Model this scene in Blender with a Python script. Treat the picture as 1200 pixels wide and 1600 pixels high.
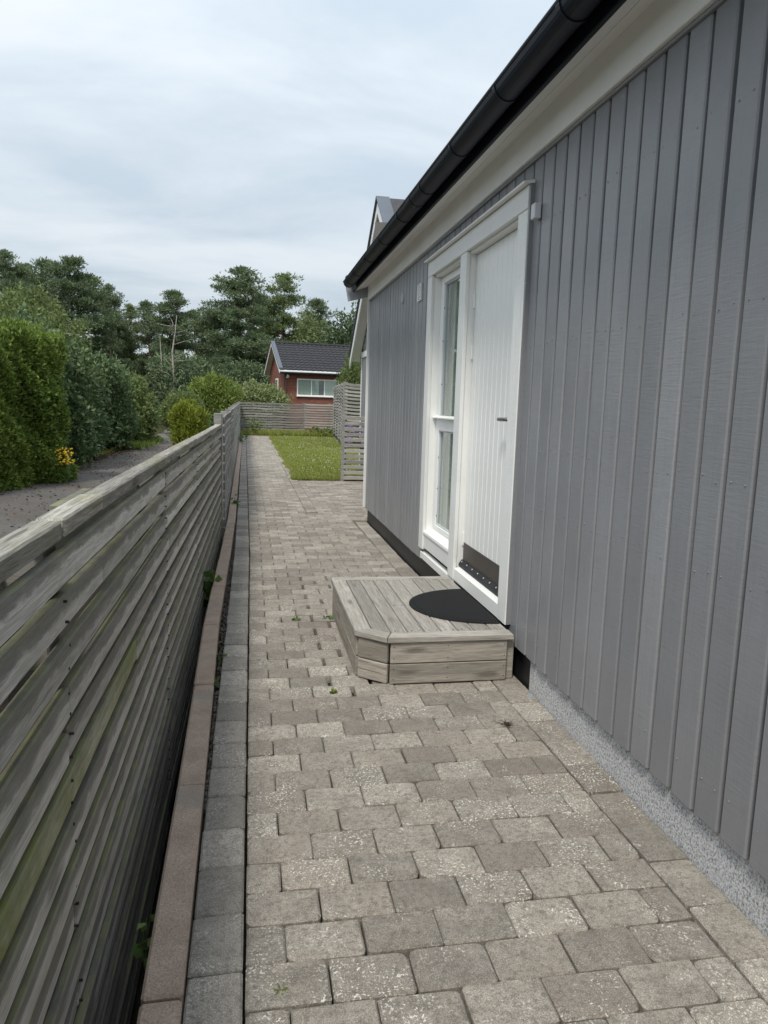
import bpy, math, random
import numpy as np
from mathutils import Matrix, Vector
S = bpy.context.scene
for o in list(bpy.data.objects): bpy.data.objects.remove(o)
COL = S.collection
R = math.radians
rnd = random.Random(7)

# ------------------------------------------------------------------ camera
H_CAM = 1.44
def cam_axes():
    f = 1130.0
    down = np.array([370 - 600, 8500 - 800, f]); down /= np.linalg.norm(down)
    a = np.array([393 - 600, 624 - 800, f], float); a -= down * (a @ down); fwd = a / np.linalg.norm(a)
    right = np.cross(down, fwd)
    return np.array([right, fwd, -down])
MW = cam_axes()
cd = bpy.data.cameras.new('camera'); cam = bpy.data.objects.new('camera', cd); COL.objects.link(cam)
cd.sensor_fit = 'HORIZONTAL'; cd.sensor_width = 36; cd.lens = 36 * 1130 / 1200
cd.clip_start = 0.05; cd.clip_end = 2000
m4 = Matrix.Identity(4)
for i in range(3):
    m4[i][0] = MW[i][0]; m4[i][1] = -MW[i][1]; m4[i][2] = -MW[i][2]
m4.translation = (0, 0, H_CAM)
cam.matrix_world = m4
S.camera = cam

# ------------------------------------------------------------------ sky, sun, exposure
to_sun = Vector((-0.30, -0.52, 0.90)).normalized()
W = bpy.data.worlds.new('World'); S.world = W; W.use_nodes = True
nt = W.node_tree; nt.nodes.clear()
def wn(t, **k):
    n = nt.nodes.new(t)
    for a, b in k.items(): setattr(n, a, b)
    return n
out = wn('ShaderNodeOutputWorld'); bg = wn('ShaderNodeBackground'); bg.inputs['Strength'].default_value = 0.1
sky = wn('ShaderNodeTexSky', sky_type='NISHITA', sun_disc=False)
sky.sun_elevation = math.asin(to_sun.z); sky.sun_rotation = math.atan2(to_sun.x, to_sun.y)
sky.altitude = 20; sky.air_density = 1.0; sky.dust_density = 1.5; sky.ozone_density = 1.5
tc = wn('ShaderNodeTexCoord'); sep = wn('ShaderNodeSeparateXYZ')
nt.links.new(tc.outputs['Generated'], sep.inputs[0])
def wm(op, a, b=None):
    n = wn('ShaderNodeMath', operation=op)
    for i, v in enumerate((a, b)):
        if v is None: continue
        if isinstance(v, (int, float)): n.inputs[i].default_value = v
        else: nt.links.new(v, n.inputs[i])
    return n.outputs[0]
zz = wm('ADD', wm('ABSOLUTE', sep.outputs[2]), 0.22)
comb = wn('ShaderNodeCombineXYZ')
nt.links.new(wm('DIVIDE', sep.outputs[0], zz), comb.inputs[0]); nt.links.new(wm('DIVIDE', sep.outputs[1], zz), comb.inputs[1])
mp = wn('ShaderNodeMapping'); mp.inputs['Scale'].default_value = (0.9, 1.9, 1); mp.inputs['Rotation'].default_value = (0, 0, R(-24)); mp.inputs['Location'].default_value = (3.1, 1.7, 0)
nt.links.new(comb.outputs[0], mp.inputs[0])
no = wn('ShaderNodeTexNoise'); no.inputs['Scale'].default_value = 0.95; no.inputs['Detail'].default_value = 6; no.inputs['Roughness'].default_value = 0.56; no.inputs['Distortion'].default_value = 0.35
nt.links.new(mp.outputs[0], no.inputs['Vector'])
cr = wn('ShaderNodeValToRGB')
cr.color_ramp.elements[0].position = 0.39; cr.color_ramp.elements[0].color = (5.3, 6.1, 6.8, 1)
cr.color_ramp.elements[1].position = 0.63; cr.color_ramp.elements[1].color = (7.3, 7.75, 8.1, 1)
e = cr.color_ramp.elements.new(0.5); e.color = (6.25, 6.95, 7.5, 1)
nt.links.new(no.outputs['Fac'], cr.inputs[0])
mx = wn('ShaderNodeMix', data_type='RGBA'); mx.inputs['Factor'].default_value = 0.86
nt.links.new(sky.outputs[0], mx.inputs['A']); nt.links.new(cr.outputs[0], mx.inputs['B'])
vm = wn('ShaderNodeVectorMath', operation='SCALE')   # an overcast dome brightens steadily towards the zenith
nt.links.new(mx.outputs['Result'], vm.inputs[0]); nt.links.new(wm('ADD', wm('MULTIPLY', wm('MAXIMUM', sep.outputs[2], 0.0), 0.60), 0.57), vm.inputs['Scale'])
nt.links.new(vm.outputs[0], bg.inputs[0]); nt.links.new(bg.outputs[0], out.inputs[0])

sl = bpy.data.lights.new('sun', 'SUN'); sl.energy = 1.5; sl.angle = R(10); sl.color = (1, 0.95, 0.86)
sun = bpy.data.objects.new('sun', sl); COL.objects.link(sun)
sun.rotation_euler = to_sun.to_track_quat('Z', 'Y').to_euler(); sun.location = (-5, -5, 12)
S.view_settings.view_transform = 'Standard'; S.view_settings.look = 'None'
S.view_settings.exposure = 0.78; S.view_settings.gamma = 1.0; S.view_settings.use_curve_mapping = False

S.cycles.max_bounces = 5; S.cycles.diffuse_bounces = 3; S.cycles.glossy_bounces = 3; S.cycles.transmission_bounces = 4
# ------------------------------------------------------------------ material helpers
class NT:
    def __init__(s, name):
        s.m = bpy.data.materials.new(name); s.m.use_nodes = True; s.t = s.m.node_tree
        s.b = s.t.nodes['Principled BSDF']; s.o = s.t.nodes['Material Output']
    def n(s, t, ins=None, **k):
        n = s.t.nodes.new(t)
        for a, b in k.items(): setattr(n, a, b)
        for a, b in (ins or {}).items(): s.put(n.inputs[a], b)
        return n
    def put(s, sock, v):
        if hasattr(v, 'is_output') or isinstance(v, bpy.types.NodeSocket): s.t.links.new(v, sock)
        else: sock.default_value = v
    def math(s, op, a, b=0.0, clamp=False):
        n = s.n('ShaderNodeMath', operation=op, use_clamp=clamp); s.put(n.inputs[0], a); s.put(n.inputs[1], b); return n.outputs[0]
    def noise(s, vec, scale, detail=4, rough=0.55, dist=0.0):
        n = s.n('ShaderNodeTexNoise', {'Vector': vec, 'Scale': scale, 'Detail': detail, 'Roughness': rough, 'Distortion': dist}); return n.outputs['Fac']
    def ramp(s, fac, stops):
        n = s.n('ShaderNodeValToRGB'); r = n.color_ramp
        while len(r.elements) < len(stops): r.elements.new(0.5)
        for e, (p, c) in zip(r.elements, stops):
            e.position = p; e.color = (c, c, c, 1) if isinstance(c, (int, float)) else (*c, 1)
        s.put(n.inputs[0], fac); return n.outputs[0]
    def mix(s, fac, a, b, mode='MIX'):
        n = s.n('ShaderNodeMix', data_type='RGBA', blend_type=mode)
        s.put(n.inputs['Factor'], fac)
        for k, v in (('A', a), ('B', b)):
            s.put(n.inputs[k], (*v, 1) if isinstance(v, tuple) and len(v) == 3 else v)
        return n.outputs['Result']
    def map(s, vec, scale=(1, 1, 1), rot=(0, 0, 0), loc=(0, 0, 0)):
        return s.n('ShaderNodeMapping', {'Vector': vec, 'Scale': scale, 'Rotation': rot, 'Location': loc}).outputs[0]
    def objvec(s):   # object coordinates shifted by a random amount per object
        tc = s.n('ShaderNodeTexCoord').outputs['Object']; oi = s.n('ShaderNodeObjectInfo').outputs['Random']
        sh = s.n('ShaderNodeCombineXYZ', {0: s.math('MULTIPLY', oi, 37.0), 1: s.math('MULTIPLY', oi, 91.0), 2: s.math('MULTIPLY', oi, 53.0)}).outputs[0]
        return s.n('ShaderNodeVectorMath', {0: tc, 1: sh}, operation='ADD').outputs[0], tc, oi
    def pos(s): return s.n('ShaderNodeNewGeometry').outputs['Position']
    def rand(s):     # one value per piece, whether a piece is an object or a mesh island
        a = s.n('ShaderNodeObjectInfo').outputs['Random']; b = s.n('ShaderNodeNewGeometry').outputs['Random Per Island']
        return s.math('FRACT', s.math('ADD', s.math('MULTIPLY', a, 7.31), s.math('MULTIPLY', b, 3.17)))
    def bump(s, h, strength=0.3, dist=0.01):
        n = s.n('ShaderNodeBump', {'Height': h, 'Strength': strength, 'Distance': dist}); s.put(s.b.inputs['Normal'], n.outputs[0])
    def set(s, col=None, rough=None, spec=None, metal=None):
        if col is not None: s.put(s.b.inputs['Base Color'], (*col, 1) if isinstance(col, tuple) and len(col) == 3 else col)
        if rough is not None: s.put(s.b.inputs['Roughness'], rough)
        if spec is not None: s.b.inputs['Specular IOR Level'].default_value = spec
        if metal is not None: s.b.inputs['Metallic'].default_value = metal
        return s.m
M = {}
def plain(name, col, rough=0.5, var=0.12, scale=6.0, metal=0.0, bump=0.0, spec=0.5):
    q = NT(name); v = q.n('ShaderNodeTexCoord').outputs['Object']
    f = q.noise(v, scale, 5)
    d = tuple(c * (1 - var) for c in col); l = tuple(min(1, c * (1 + var)) for c in col)
    c = q.ramp(f, [(0.3, d), (0.7, l)])
    if bump: q.bump(q.noise(v, scale * 8, 4), bump, 0.004)
    M[name] = q.set(c, rough, spec, metal); return M[name]

def wood(name, dark, mid, light, algae=0.0, top_dirt=0.0, rough=0.85, grain=60, knots=True, halfh=0.047, algae_col=(0.085, 0.095, 0.03), stain=0.75, crack=0.8):
    q = NT(name); v, raw, oi = q.objvec()
    g1 = q.noise(q.map(v, (4.5, grain, grain)), 1.0, 6, 0.65, 0.5)
    gf = q.noise(q.map(v, (13.0, grain * 5, grain * 5)), 1.0, 3, 0.6, 0.3)
    g = q.math('ADD', q.math('MULTIPLY', g1, 0.5), q.math('MULTIPLY', gf, 0.5))
    g2 = q.noise(q.map(v, (1.1, 11, 11)), 1.0, 5, 0.6, 0.8)
    c = q.ramp(g, [(0.41, dark), (0.5, mid), (0.58, light)])
    crk = q.ramp(q.noise(q.map(v, (3.5, grain * 2.2, grain * 2.2)), 1.0, 2, 0.5, 0.2), [(0.30, 1.0), (0.36, 0.0)])
    c = q.mix(q.math('MULTIPLY', crk, crack), c, tuple(x * 0.4 for x in dark))
    c = q.mix(q.ramp(g2, [(0.35, 0.0), (0.7, stain)]), c, dark)
    sp = q.math('ADD', 0.78, q.math('MULTIPLY', oi, 0.44))
    c = q.mix(1.0, c, q.n('ShaderNodeCombineColor', {0: sp, 1: sp, 2: sp}).outputs[0], 'MULTIPLY')
    hgt = g
    if knots:
        vo = q.n('ShaderNodeTexVoronoi', {'Vector': q.map(v, (1.9, 7.5, 7.5)), 'Scale': 1.0}).outputs['Distance']
        k = q.ramp(q.math('ADD', vo, q.math('MULTIPLY', q.math('SUBTRACT', gf, 0.5), 0.12)), [(0.07, 1.0), (0.17, 0.0)])
        c = q.mix(q.math('MULTIPLY', k, 0.7), c, tuple(x * 0.45 for x in dark))
    wp = q.pos()
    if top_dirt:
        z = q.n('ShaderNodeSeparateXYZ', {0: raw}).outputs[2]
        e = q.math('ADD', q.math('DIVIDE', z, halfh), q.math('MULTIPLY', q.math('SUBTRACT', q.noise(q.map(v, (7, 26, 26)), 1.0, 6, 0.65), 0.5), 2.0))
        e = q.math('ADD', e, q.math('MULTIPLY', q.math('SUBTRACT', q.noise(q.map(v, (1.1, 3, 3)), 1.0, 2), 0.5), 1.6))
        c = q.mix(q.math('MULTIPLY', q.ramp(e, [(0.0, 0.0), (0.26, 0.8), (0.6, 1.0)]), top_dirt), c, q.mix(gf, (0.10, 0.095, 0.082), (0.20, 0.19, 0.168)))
        nz_ = q.n('ShaderNodeSeparateXYZ', {0: q.n('ShaderNodeTexCoord').outputs['Normal']}).outputs[2]
        tpc = q.mix(q.ramp(q.noise(wp, 9, 4), [(0.4, 0.0), (0.6, 1.0)]), (0.12, 0.115, 0.095), (0.19, 0.195, 0.095))
        c = q.mix(q.ramp(nz_, [(0.35, 0.0), (0.8, 0.75)]), c, tpc)
    if algae:
        a = q.ramp(q.noise(wp, 1.6, 4, 0.6), [(0.46, 0.0), (0.66, 1.0)])
        a2 = q.ramp(q.noise(wp, 28, 3), [(0.3, 0.3), (0.6, 1.0)])
        c = q.mix(q.math('MULTIPLY', q.math('MULTIPLY', a, a2), algae), c, algae_col)
    q.bump(hgt, 0.6, 0.004)
    M[name] = q.set(c, rough, 0.25); return M[name]

def leafmat(name, dark, mid, light, rough=0.55, trans=0.25, patch=0.25, tip=None):
    q = NT(name); r = q.n('ShaderNodeNewGeometry').outputs['Random Per Island']
    c = q.ramp(r, [(0.0, dark), (0.5, mid), (1.0, light)])
    pn = q.noise(q.pos(), 0.9, 3)
    c = q.mix(q.ramp(pn, [(0.35, 0.0), (0.7, patch)]), c, light)
    q.set(c, rough, 0.35)
    if trans:
        tr = q.n('ShaderNodeBsdfTranslucent'); q.put(tr.inputs[0], c)
        ms = q.n('ShaderNodeMixShader', {0: trans}); q.t.links.new(q.b.outputs[0], ms.inputs[1]); q.t.links.new(tr.outputs[0], ms.inputs[2])
        q.t.links.new(ms.outputs[0], q.o.inputs[0])
    M[name] = q.m; return q.m

# ------------------------------------------------------------------ materials
def paver_mat(name, dark, light, lichen, brown):
    q = NT(name); p = q.pos(); r = q.rand()
    off = q.n('ShaderNodeVectorMath', {0: p, 1: q.n('ShaderNodeCombineXYZ', {0: q.math('MULTIPLY', r, 31.0), 1: q.math('MULTIPLY', r, 17.0), 2: r}).outputs[0]}, operation='ADD').outputs[0]
    n1 = q.noise(off, 13, 6, 0.62); n2 = q.noise(p, 300, 3, 0.75); n3 = q.noise(off, 55, 5, 0.65)
    c = q.ramp(n1, [(0.30, dark), (0.68, light)])
    c = q.mix(q.ramp(r, [(0.0, 0.0), (0.7, 0.3), (1.0, 0.85)]), c, brown)
    rr = q.math('ADD', 0.70, q.math('MULTIPLY', q.math('FRACT', q.math('MULTIPLY', r, 5.7)), 0.52))
    c = q.mix(1.0, c, q.n('ShaderNodeCombineColor', {0: rr, 1: rr, 2: rr}).outputs[0], 'MULTIPLY')
    c = q.mix(q.ramp(n3, [(0.36, 0.62), (0.52, 0.0)]), c, tuple(x * 0.55 for x in dark))
    c = q.mix(q.ramp(n2, [(0.40, 0.62), (0.55, 0.0)]), c, tuple(x * 0.42 for x in dark))
    c = q.mix(q.ramp(n2, [(0.58, 0.0), (0.70, 0.55)]), c, tuple(min(1, x * 1.55) for x in light))
    spot = q.ramp(q.noise(p, 125, 3, 0.55), [(0.575, 0.0), (0.63, 1.0)])
    zone = q.ramp(q.math('ADD', q.noise(p, 5.5, 4, 0.7), q.math('MULTIPLY', q.math('SUBTRACT', q.math('FRACT', q.math('MULTIPLY', r, 11.3)), 0.5), 0.20)), [(0.49, 0.05), (0.63, 1.0)])
    c = q.mix(q.math('MULTIPLY', q.math('MULTIPLY', spot, zone), lichen), c, (0.86, 0.83, 0.75))
    q.bump(q.math('ADD', n2, q.math('MULTIPLY', n3, 1.2)), 0.6, 0.005)
    M[name] = q.set(c, 0.93, 0.2)
paver_mat('paver', (0.285, 0.257, 0.220), (0.485, 0.443, 0.383), 0.85, (0.35, 0.302, 0.255))
paver_mat('border_paver', (0.31, 0.283, 0.25), (0.47, 0.435, 0.39), 0.45, (0.33, 0.30, 0.265))

q = NT('kerb_concrete'); p = q.pos(); n2 = q.noise(p, 210, 4, 0.85); n1 = q.noise(p, 9, 6, 0.65)
c = q.ramp(n1, [(0.3, (0.40, 0.295, 0.232)), (0.7, (0.56, 0.44, 0.36))])
c = q.mix(q.ramp(n2, [(0.4, 0.6), (0.55, 0.0)]), c, (0.15, 0.125, 0.105)); c = q.mix(q.ramp(n2, [(0.58, 0.0), (0.7, 0.5)]), c, (0.75, 0.66, 0.58))
c = q.mix(q.ramp(q.noise(p, 2.7, 4), [(0.55, 0.0), (0.7, 0.6)]), c, (0.27, 0.265, 0.24))
q.bump(n2, 0.5, 0.004); M['kerb'] = q.set(c, 0.93, 0.2)

q = NT('plinth_render'); p = q.pos(); n2 = q.noise(p, 120, 4, 0.85)
c = q.ramp(n2, [(0.36, (0.10, 0.10, 0.102)), (0.46, (0.40, 0.405, 0.41)), (0.56, (0.68, 0.69, 0.70))])
q.bump(n2, 0.6, 0.006); M['plinth'] = q.set(c, 0.9, 0.2)

def board_paint(name, a, b, rough):
    q = NT(name); v, raw, oi = q.objvec()
    saw = q.noise(q.map(v, (8, 9, 120), (R(9), 0, 0)), 1.0, 5, 0.7)
    gr = q.noise(q.map(v, (30, 45, 2.5)), 1.0, 5, 0.6, 1.2)
    f = q.math('ADD', q.math('MULTIPLY', saw, 0.5), q.math('MULTIPLY', gr, 0.5))
    c = q.ramp(q.noise(v, 2.0, 4), [(0.3, a), (0.7, b)])
    sp = q.math('ADD', 0.89, q.math('MULTIPLY', oi, 0.2))
    c = q.mix(1.0, c, q.n('ShaderNodeCombineColor', {0: sp, 1: sp, 2: sp}).outputs[0], 'MULTIPLY')
    chip = q.ramp(q.noise(q.map(v, (1, 1, 0.6)), 60, 2, 0.4), [(0.79, 0.0), (0.81, 1.0)])
    c = q.mix(q.math('MULTIPLY', chip, 0.7), c, (0.5, 0.5, 0.5))
    c = q.mix(q.ramp(f, [(0.38, 0.3), (0.5, 0.0)]), c, tuple(x * 0.78 for x in a))
    q.bump(f, 0.45, 0.005)
    M[name] = q.set(c, q.math('ADD', rough, q.math('MULTIPLY', gr, 0.15)), 0.45)
board_paint('grey_paint', (0.232, 0.235, 0.246), (0.275, 0.278, 0.289), 0.30)
board_paint('white_paint', (0.80, 0.80, 0.77), (0.86, 0.86, 0.83), 0.42)
plain('white_plain', (0.84, 0.84, 0.81), 0.4, 0.03, 3, bump=0.05)
plain('soffit_white', (0.87, 0.87, 0.84), 0.55, 0.05, 3, bump=0.06)
plain('frame_grey', (0.50, 0.53, 0.55), 0.35, 0.05)
plain('gutter_metal', (0.006, 0.009, 0.018), 0.5, 0.25, 4, spec=0.3)
plain('verge_metal', (0.36, 0.38, 0.40), 0.4, 0.08, 4)
plain('slate_metal', (0.085, 0.10, 0.125), 0.4, 0.1, 4)
plain('black_membrane', (0.014, 0.014, 0.016), 0.5, 0.3, 20, bump=0.2)
plain('black_rubber', (0.012, 0.012, 0.013), 0.6, 0.3, 12)
plain('brown_steel', (0.10, 0.088, 0.08), 0.45, 0.15, 5, metal=0.5)
plain('steel', (0.5, 0.5, 0.5), 0.3, 0.05, metal=1.0)
plain('dark_steel', (0.22, 0.21, 0.20), 0.35, 0.1, metal=0.8)
plain('screw_steel', (0.6, 0.6, 0.6), 0.4, 0.05, metal=0.8)
plain('dark_nail', (0.02, 0.018, 0.016), 0.7, 0.2)
plain('sensor_plastic', (0.62, 0.64, 0.65), 0.5, 0.05)
plain('interior', (0.16, 0.15, 0.14), 0.9, 0.1, 1)
plain('curtain', (0.72, 0.71, 0.66), 0.9, 0.1, 5)
plain('dark_roof', (0.05, 0.048, 0.052), 0.7, 0.2, 6, bump=0.2)
plain('roof_tile', (0.022, 0.021, 0.025), 0.7, 0.3, 3, bump=0.2)
plain('blue_plastic', (0.06, 0.32, 0.62), 0.4, 0.1)
plain('globe_glass', (0.8, 0.8, 0.76), 0.3, 0.03)

q = NT('doormat'); v = q.n('ShaderNodeTexCoord').outputs['Object']; n = q.noise(v, 420, 2, 0.8)
c = q.ramp(n, [(0.35, (0.008, 0.008, 0.009)), (0.7, (0.034, 0.034, 0.036))]); c = q.mix(q.ramp(q.noise(v, 160, 2), [(0.77, 0.0), (0.8, 0.8)]), c, (0.3, 0.3, 0.28))
wv = q.n('ShaderNodeTexWave', {'Vector': v, 'Scale': 26.0, 'Distortion': 0.4}, wave_type='BANDS', bands_direction='DIAGONAL').outputs['Fac']
q.bump(q.math('ADD', n, q.math('MULTIPLY', wv, 1.5)), 0.9, 0.006); M['mat'] = q.set(c, 0.85, 0.25)

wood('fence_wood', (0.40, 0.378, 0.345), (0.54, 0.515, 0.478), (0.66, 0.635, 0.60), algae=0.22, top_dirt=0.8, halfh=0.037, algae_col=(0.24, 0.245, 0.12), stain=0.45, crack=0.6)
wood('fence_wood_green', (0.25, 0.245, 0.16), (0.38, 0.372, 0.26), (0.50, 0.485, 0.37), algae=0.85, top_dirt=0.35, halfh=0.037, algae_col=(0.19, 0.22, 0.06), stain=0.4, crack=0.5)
wood('rail_wood', (0.20, 0.187, 0.16), (0.32, 0.303, 0.265), (0.45, 0.43, 0.385), algae=0.6, algae_col=(0.21, 0.20, 0.10))
wood('far_fence_wood', (0.19, 0.18, 0.165), (0.29, 0.28, 0.26), (0.39, 0.38, 0.36), algae=0.25, algae_col=(0.14, 0.14, 0.07))
wood('screen_wood', (0.15, 0.142, 0.13), (0.23, 0.22, 0.205), (0.32, 0.31, 0.29), algae=0.1)
wood('pale_fence_wood', (0.28, 0.265, 0.245), (0.39, 0.375, 0.35), (0.50, 0.485, 0.455), algae=0.1)
wood('step_wood', (0.24, 0.215, 0.18), (0.35, 0.318, 0.27), (0.45, 0.415, 0.36), rough=0.85)
wood('step_top_wood', (0.26, 0.242, 0.212), (0.375, 0.35, 0.312), (0.48, 0.452, 0.41), rough=0.85)
wood('bark', (0.05, 0.038, 0.028), (0.10, 0.075, 0.055), (0.17, 0.12, 0.085), knots=False, grain=8)
wood('pine_bark', (0.07, 0.045, 0.03), (0.15, 0.09, 0.055), (0.25, 0.15, 0.09), knots=False, grain=6)
wood('dead_bark', (0.22, 0.20, 0.17), (0.34, 0.31, 0.27), (0.47, 0.43, 0.38), knots=False, grain=6)

q = NT('joint_sand'); p = q.pos(); n = q.noise(p, 140, 4, 0.7)
M['joint'] = q.set(q.ramp(n, [(0.35, (0.02, 0.017, 0.013)), (0.7, (0.075, 0.062, 0.048))]), 0.95, 0.1); q.bump(n, 0.8, 0.01)
q = NT('soil'); p = q.pos(); n = q.noise(p, 30, 6, 0.7); g = q.noise(p, 0.6, 4)
c = q.ramp(n, [(0.3, (0.025, 0.018, 0.012)), (0.7, (0.085, 0.065, 0.042))]); c = q.mix(q.ramp(g, [(0.4, 0.0), (0.6, 0.7)]), c, (0.045, 0.07, 0.02))
q.bump(n, 0.8, 0.03); M['soil'] = q.set(c, 0.95, 0.1)
q = NT('lawn_soil'); p = q.pos(); n = q.noise(p, 22, 5, 0.7)
c = q.ramp(n, [(0.3, (0.09, 0.13, 0.03)), (0.7, (0.19, 0.24, 0.065))]); c = q.mix(q.ramp(q.noise(p, 1.1, 4), [(0.45, 0.0), (0.7, 0.6)]), c, (0.27, 0.28, 0.11))
q.bump(n, 0.8, 0.02); M['lawn'] = q.set(c, 0.95, 0.1)
q = NT('road_asphalt'); p = q.pos(); n = q.noise(p, 90, 4, 0.8); g = q.noise(p, 1.2, 5)
c = q.ramp(n, [(0.35, (0.075, 0.07, 0.066)), (0.6, (0.17, 0.16, 0.15)), (0.75, (0.32, 0.30, 0.28))]); c = q.mix(q.ramp(g, [(0.45, 0.0), (0.7, 0.55)]), c, (0.09, 0.072, 0.055))
q.bump(n, 0.7, 0.012); M['road'] = q.set(c, 0.92, 0.2)
plain('gravel_grey', (0.13, 0.115, 0.10), 0.9, 0.5, 30)
q = NT('dead_leaf'); r = q.n('ShaderNodeNewGeometry').outputs['Random Per Island']
M['litter'] = q.set(q.ramp(r, [(0.0, (0.05, 0.03, 0.018)), (0.5, (0.12, 0.07, 0.04)), (0.85, (0.22, 0.15, 0.08)), (1.0, (0.13, 0.13, 0.04))]), 0.85, 0.2)

leafmat('thuja', (0.0507, 0.0974, 0.0184), (0.1338, 0.2178, 0.0418), (0.3034, 0.3869, 0.079), trans=0.35, patch=0.4)
leafmat('laurel', (0.0523, 0.0897, 0.0426), (0.1017, 0.1644, 0.0653), (0.2093, 0.2766, 0.1207), rough=0.38, patch=0.25, trans=0.3)
leafmat('mid_leaf', (0.0823, 0.121, 0.0383), (0.1439, 0.2016, 0.0638), (0.2742, 0.3226, 0.1213), patch=0.4, trans=0.35)
leafmat('pale_leaf', (0.1495, 0.2093, 0.071), (0.2541, 0.314, 0.1207), (0.4485, 0.4933, 0.2556), patch=0.4, trans=0.35)
leafmat('lime_leaf', (0.12, 0.18, 0.03), (0.21, 0.28, 0.055), (0.32, 0.39, 0.11), patch=0.4, trans=0.35)
leafmat('gold_conifer', (0.13, 0.17, 0.02), (0.23, 0.28, 0.03), (0.36, 0.4, 0.065), patch=0.4, trans=0.35)
leafmat('pine_needles', (0.0775, 0.1169, 0.0613), (0.1343, 0.1917, 0.0964), (0.2324, 0.2891, 0.1462), patch=0.3, trans=0.25)
leafmat('pine_needles_light', (0.0953, 0.1391, 0.0571), (0.1667, 0.2268, 0.0871), (0.2699, 0.3251, 0.1361), patch=0.35, trans=0.25)
leafmat('dark_leaf', (0.0576, 0.0862, 0.0451), (0.0988, 0.1442, 0.0706), (0.1646, 0.2195, 0.1016), patch=0.25, trans=0.25)
leafmat('grass', (0.156, 0.2048, 0.041), (0.2808, 0.3344, 0.0751), (0.468, 0.4709, 0.1502), patch=0.45, trans=0.35)
leafmat('weed_leaf', (0.09, 0.17, 0.04), (0.14, 0.24, 0.065), (0.22, 0.31, 0.1), patch=0.2, trans=0.35)
plain('yellow_petal', (0.75, 0.48, 0.03), 0.6, 0.15, 8)
plain('white_petal', (0.75, 0.75, 0.68), 0.6, 0.05, 8)
plain('purple_petal', (0.17, 0.12, 0.30), 0.6, 0.25, 8)

q = NT('brick_wall'); p = q.n('ShaderNodeTexCoord').outputs['Object']
vx = q.n('ShaderNodeSeparateXYZ', {0: p}); cv = q.n('ShaderNodeCombineXYZ', {0: q.math('ADD', vx.outputs[0], vx.outputs[1]), 1: vx.outputs[2], 2: 0.0}).outputs[0]
bt = q.n('ShaderNodeTexBrick', {'Vector': cv, 'Color1': (0.21, 0.075, 0.05, 1), 'Color2': (0.28, 0.108, 0.075, 1), 'Mortar': (0.19, 0.13, 0.11, 1), 'Scale': 1.0, 'Mortar Size': 0.006, 'Brick Width': 0.25, 'Row Height': 0.077})
q.bump(bt.outputs['Fac'], -0.4, 0.01); M['brick'] = q.set(q.mix(q.ramp(q.noise(p, 1.5, 4), [(0.4, 0.0), (0.7, 0.35)]), bt.outputs['Color'], (0.10, 0.032, 0.022)), 0.85, 0.2)

q = NT('window_glass'); gl = q.n('ShaderNodeBsdfGlossy', {'Color': (1, 1, 1, 1), 'Roughness': 0.015}); tr = q.n('ShaderNodeBsdfTransparent', {'Color': (0.82, 0.87, 0.85, 1)})
fr = q.n('ShaderNodeLayerWeight', {'Blend': 0.5}); fac = q.math('ADD', 0.06, q.math('MULTIPLY', q.math('POWER', fr.outputs['Facing'], 4.0), 0.8)); ms = q.n('ShaderNodeMixShader', {0: fac})
q.t.links.new(tr.outputs[0], ms.inputs[1]); q.t.links.new(gl.outputs[0], ms.inputs[2]); q.t.links.new(ms.outputs[0], q.o.inputs[0]); M['glass'] = q.m

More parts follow.
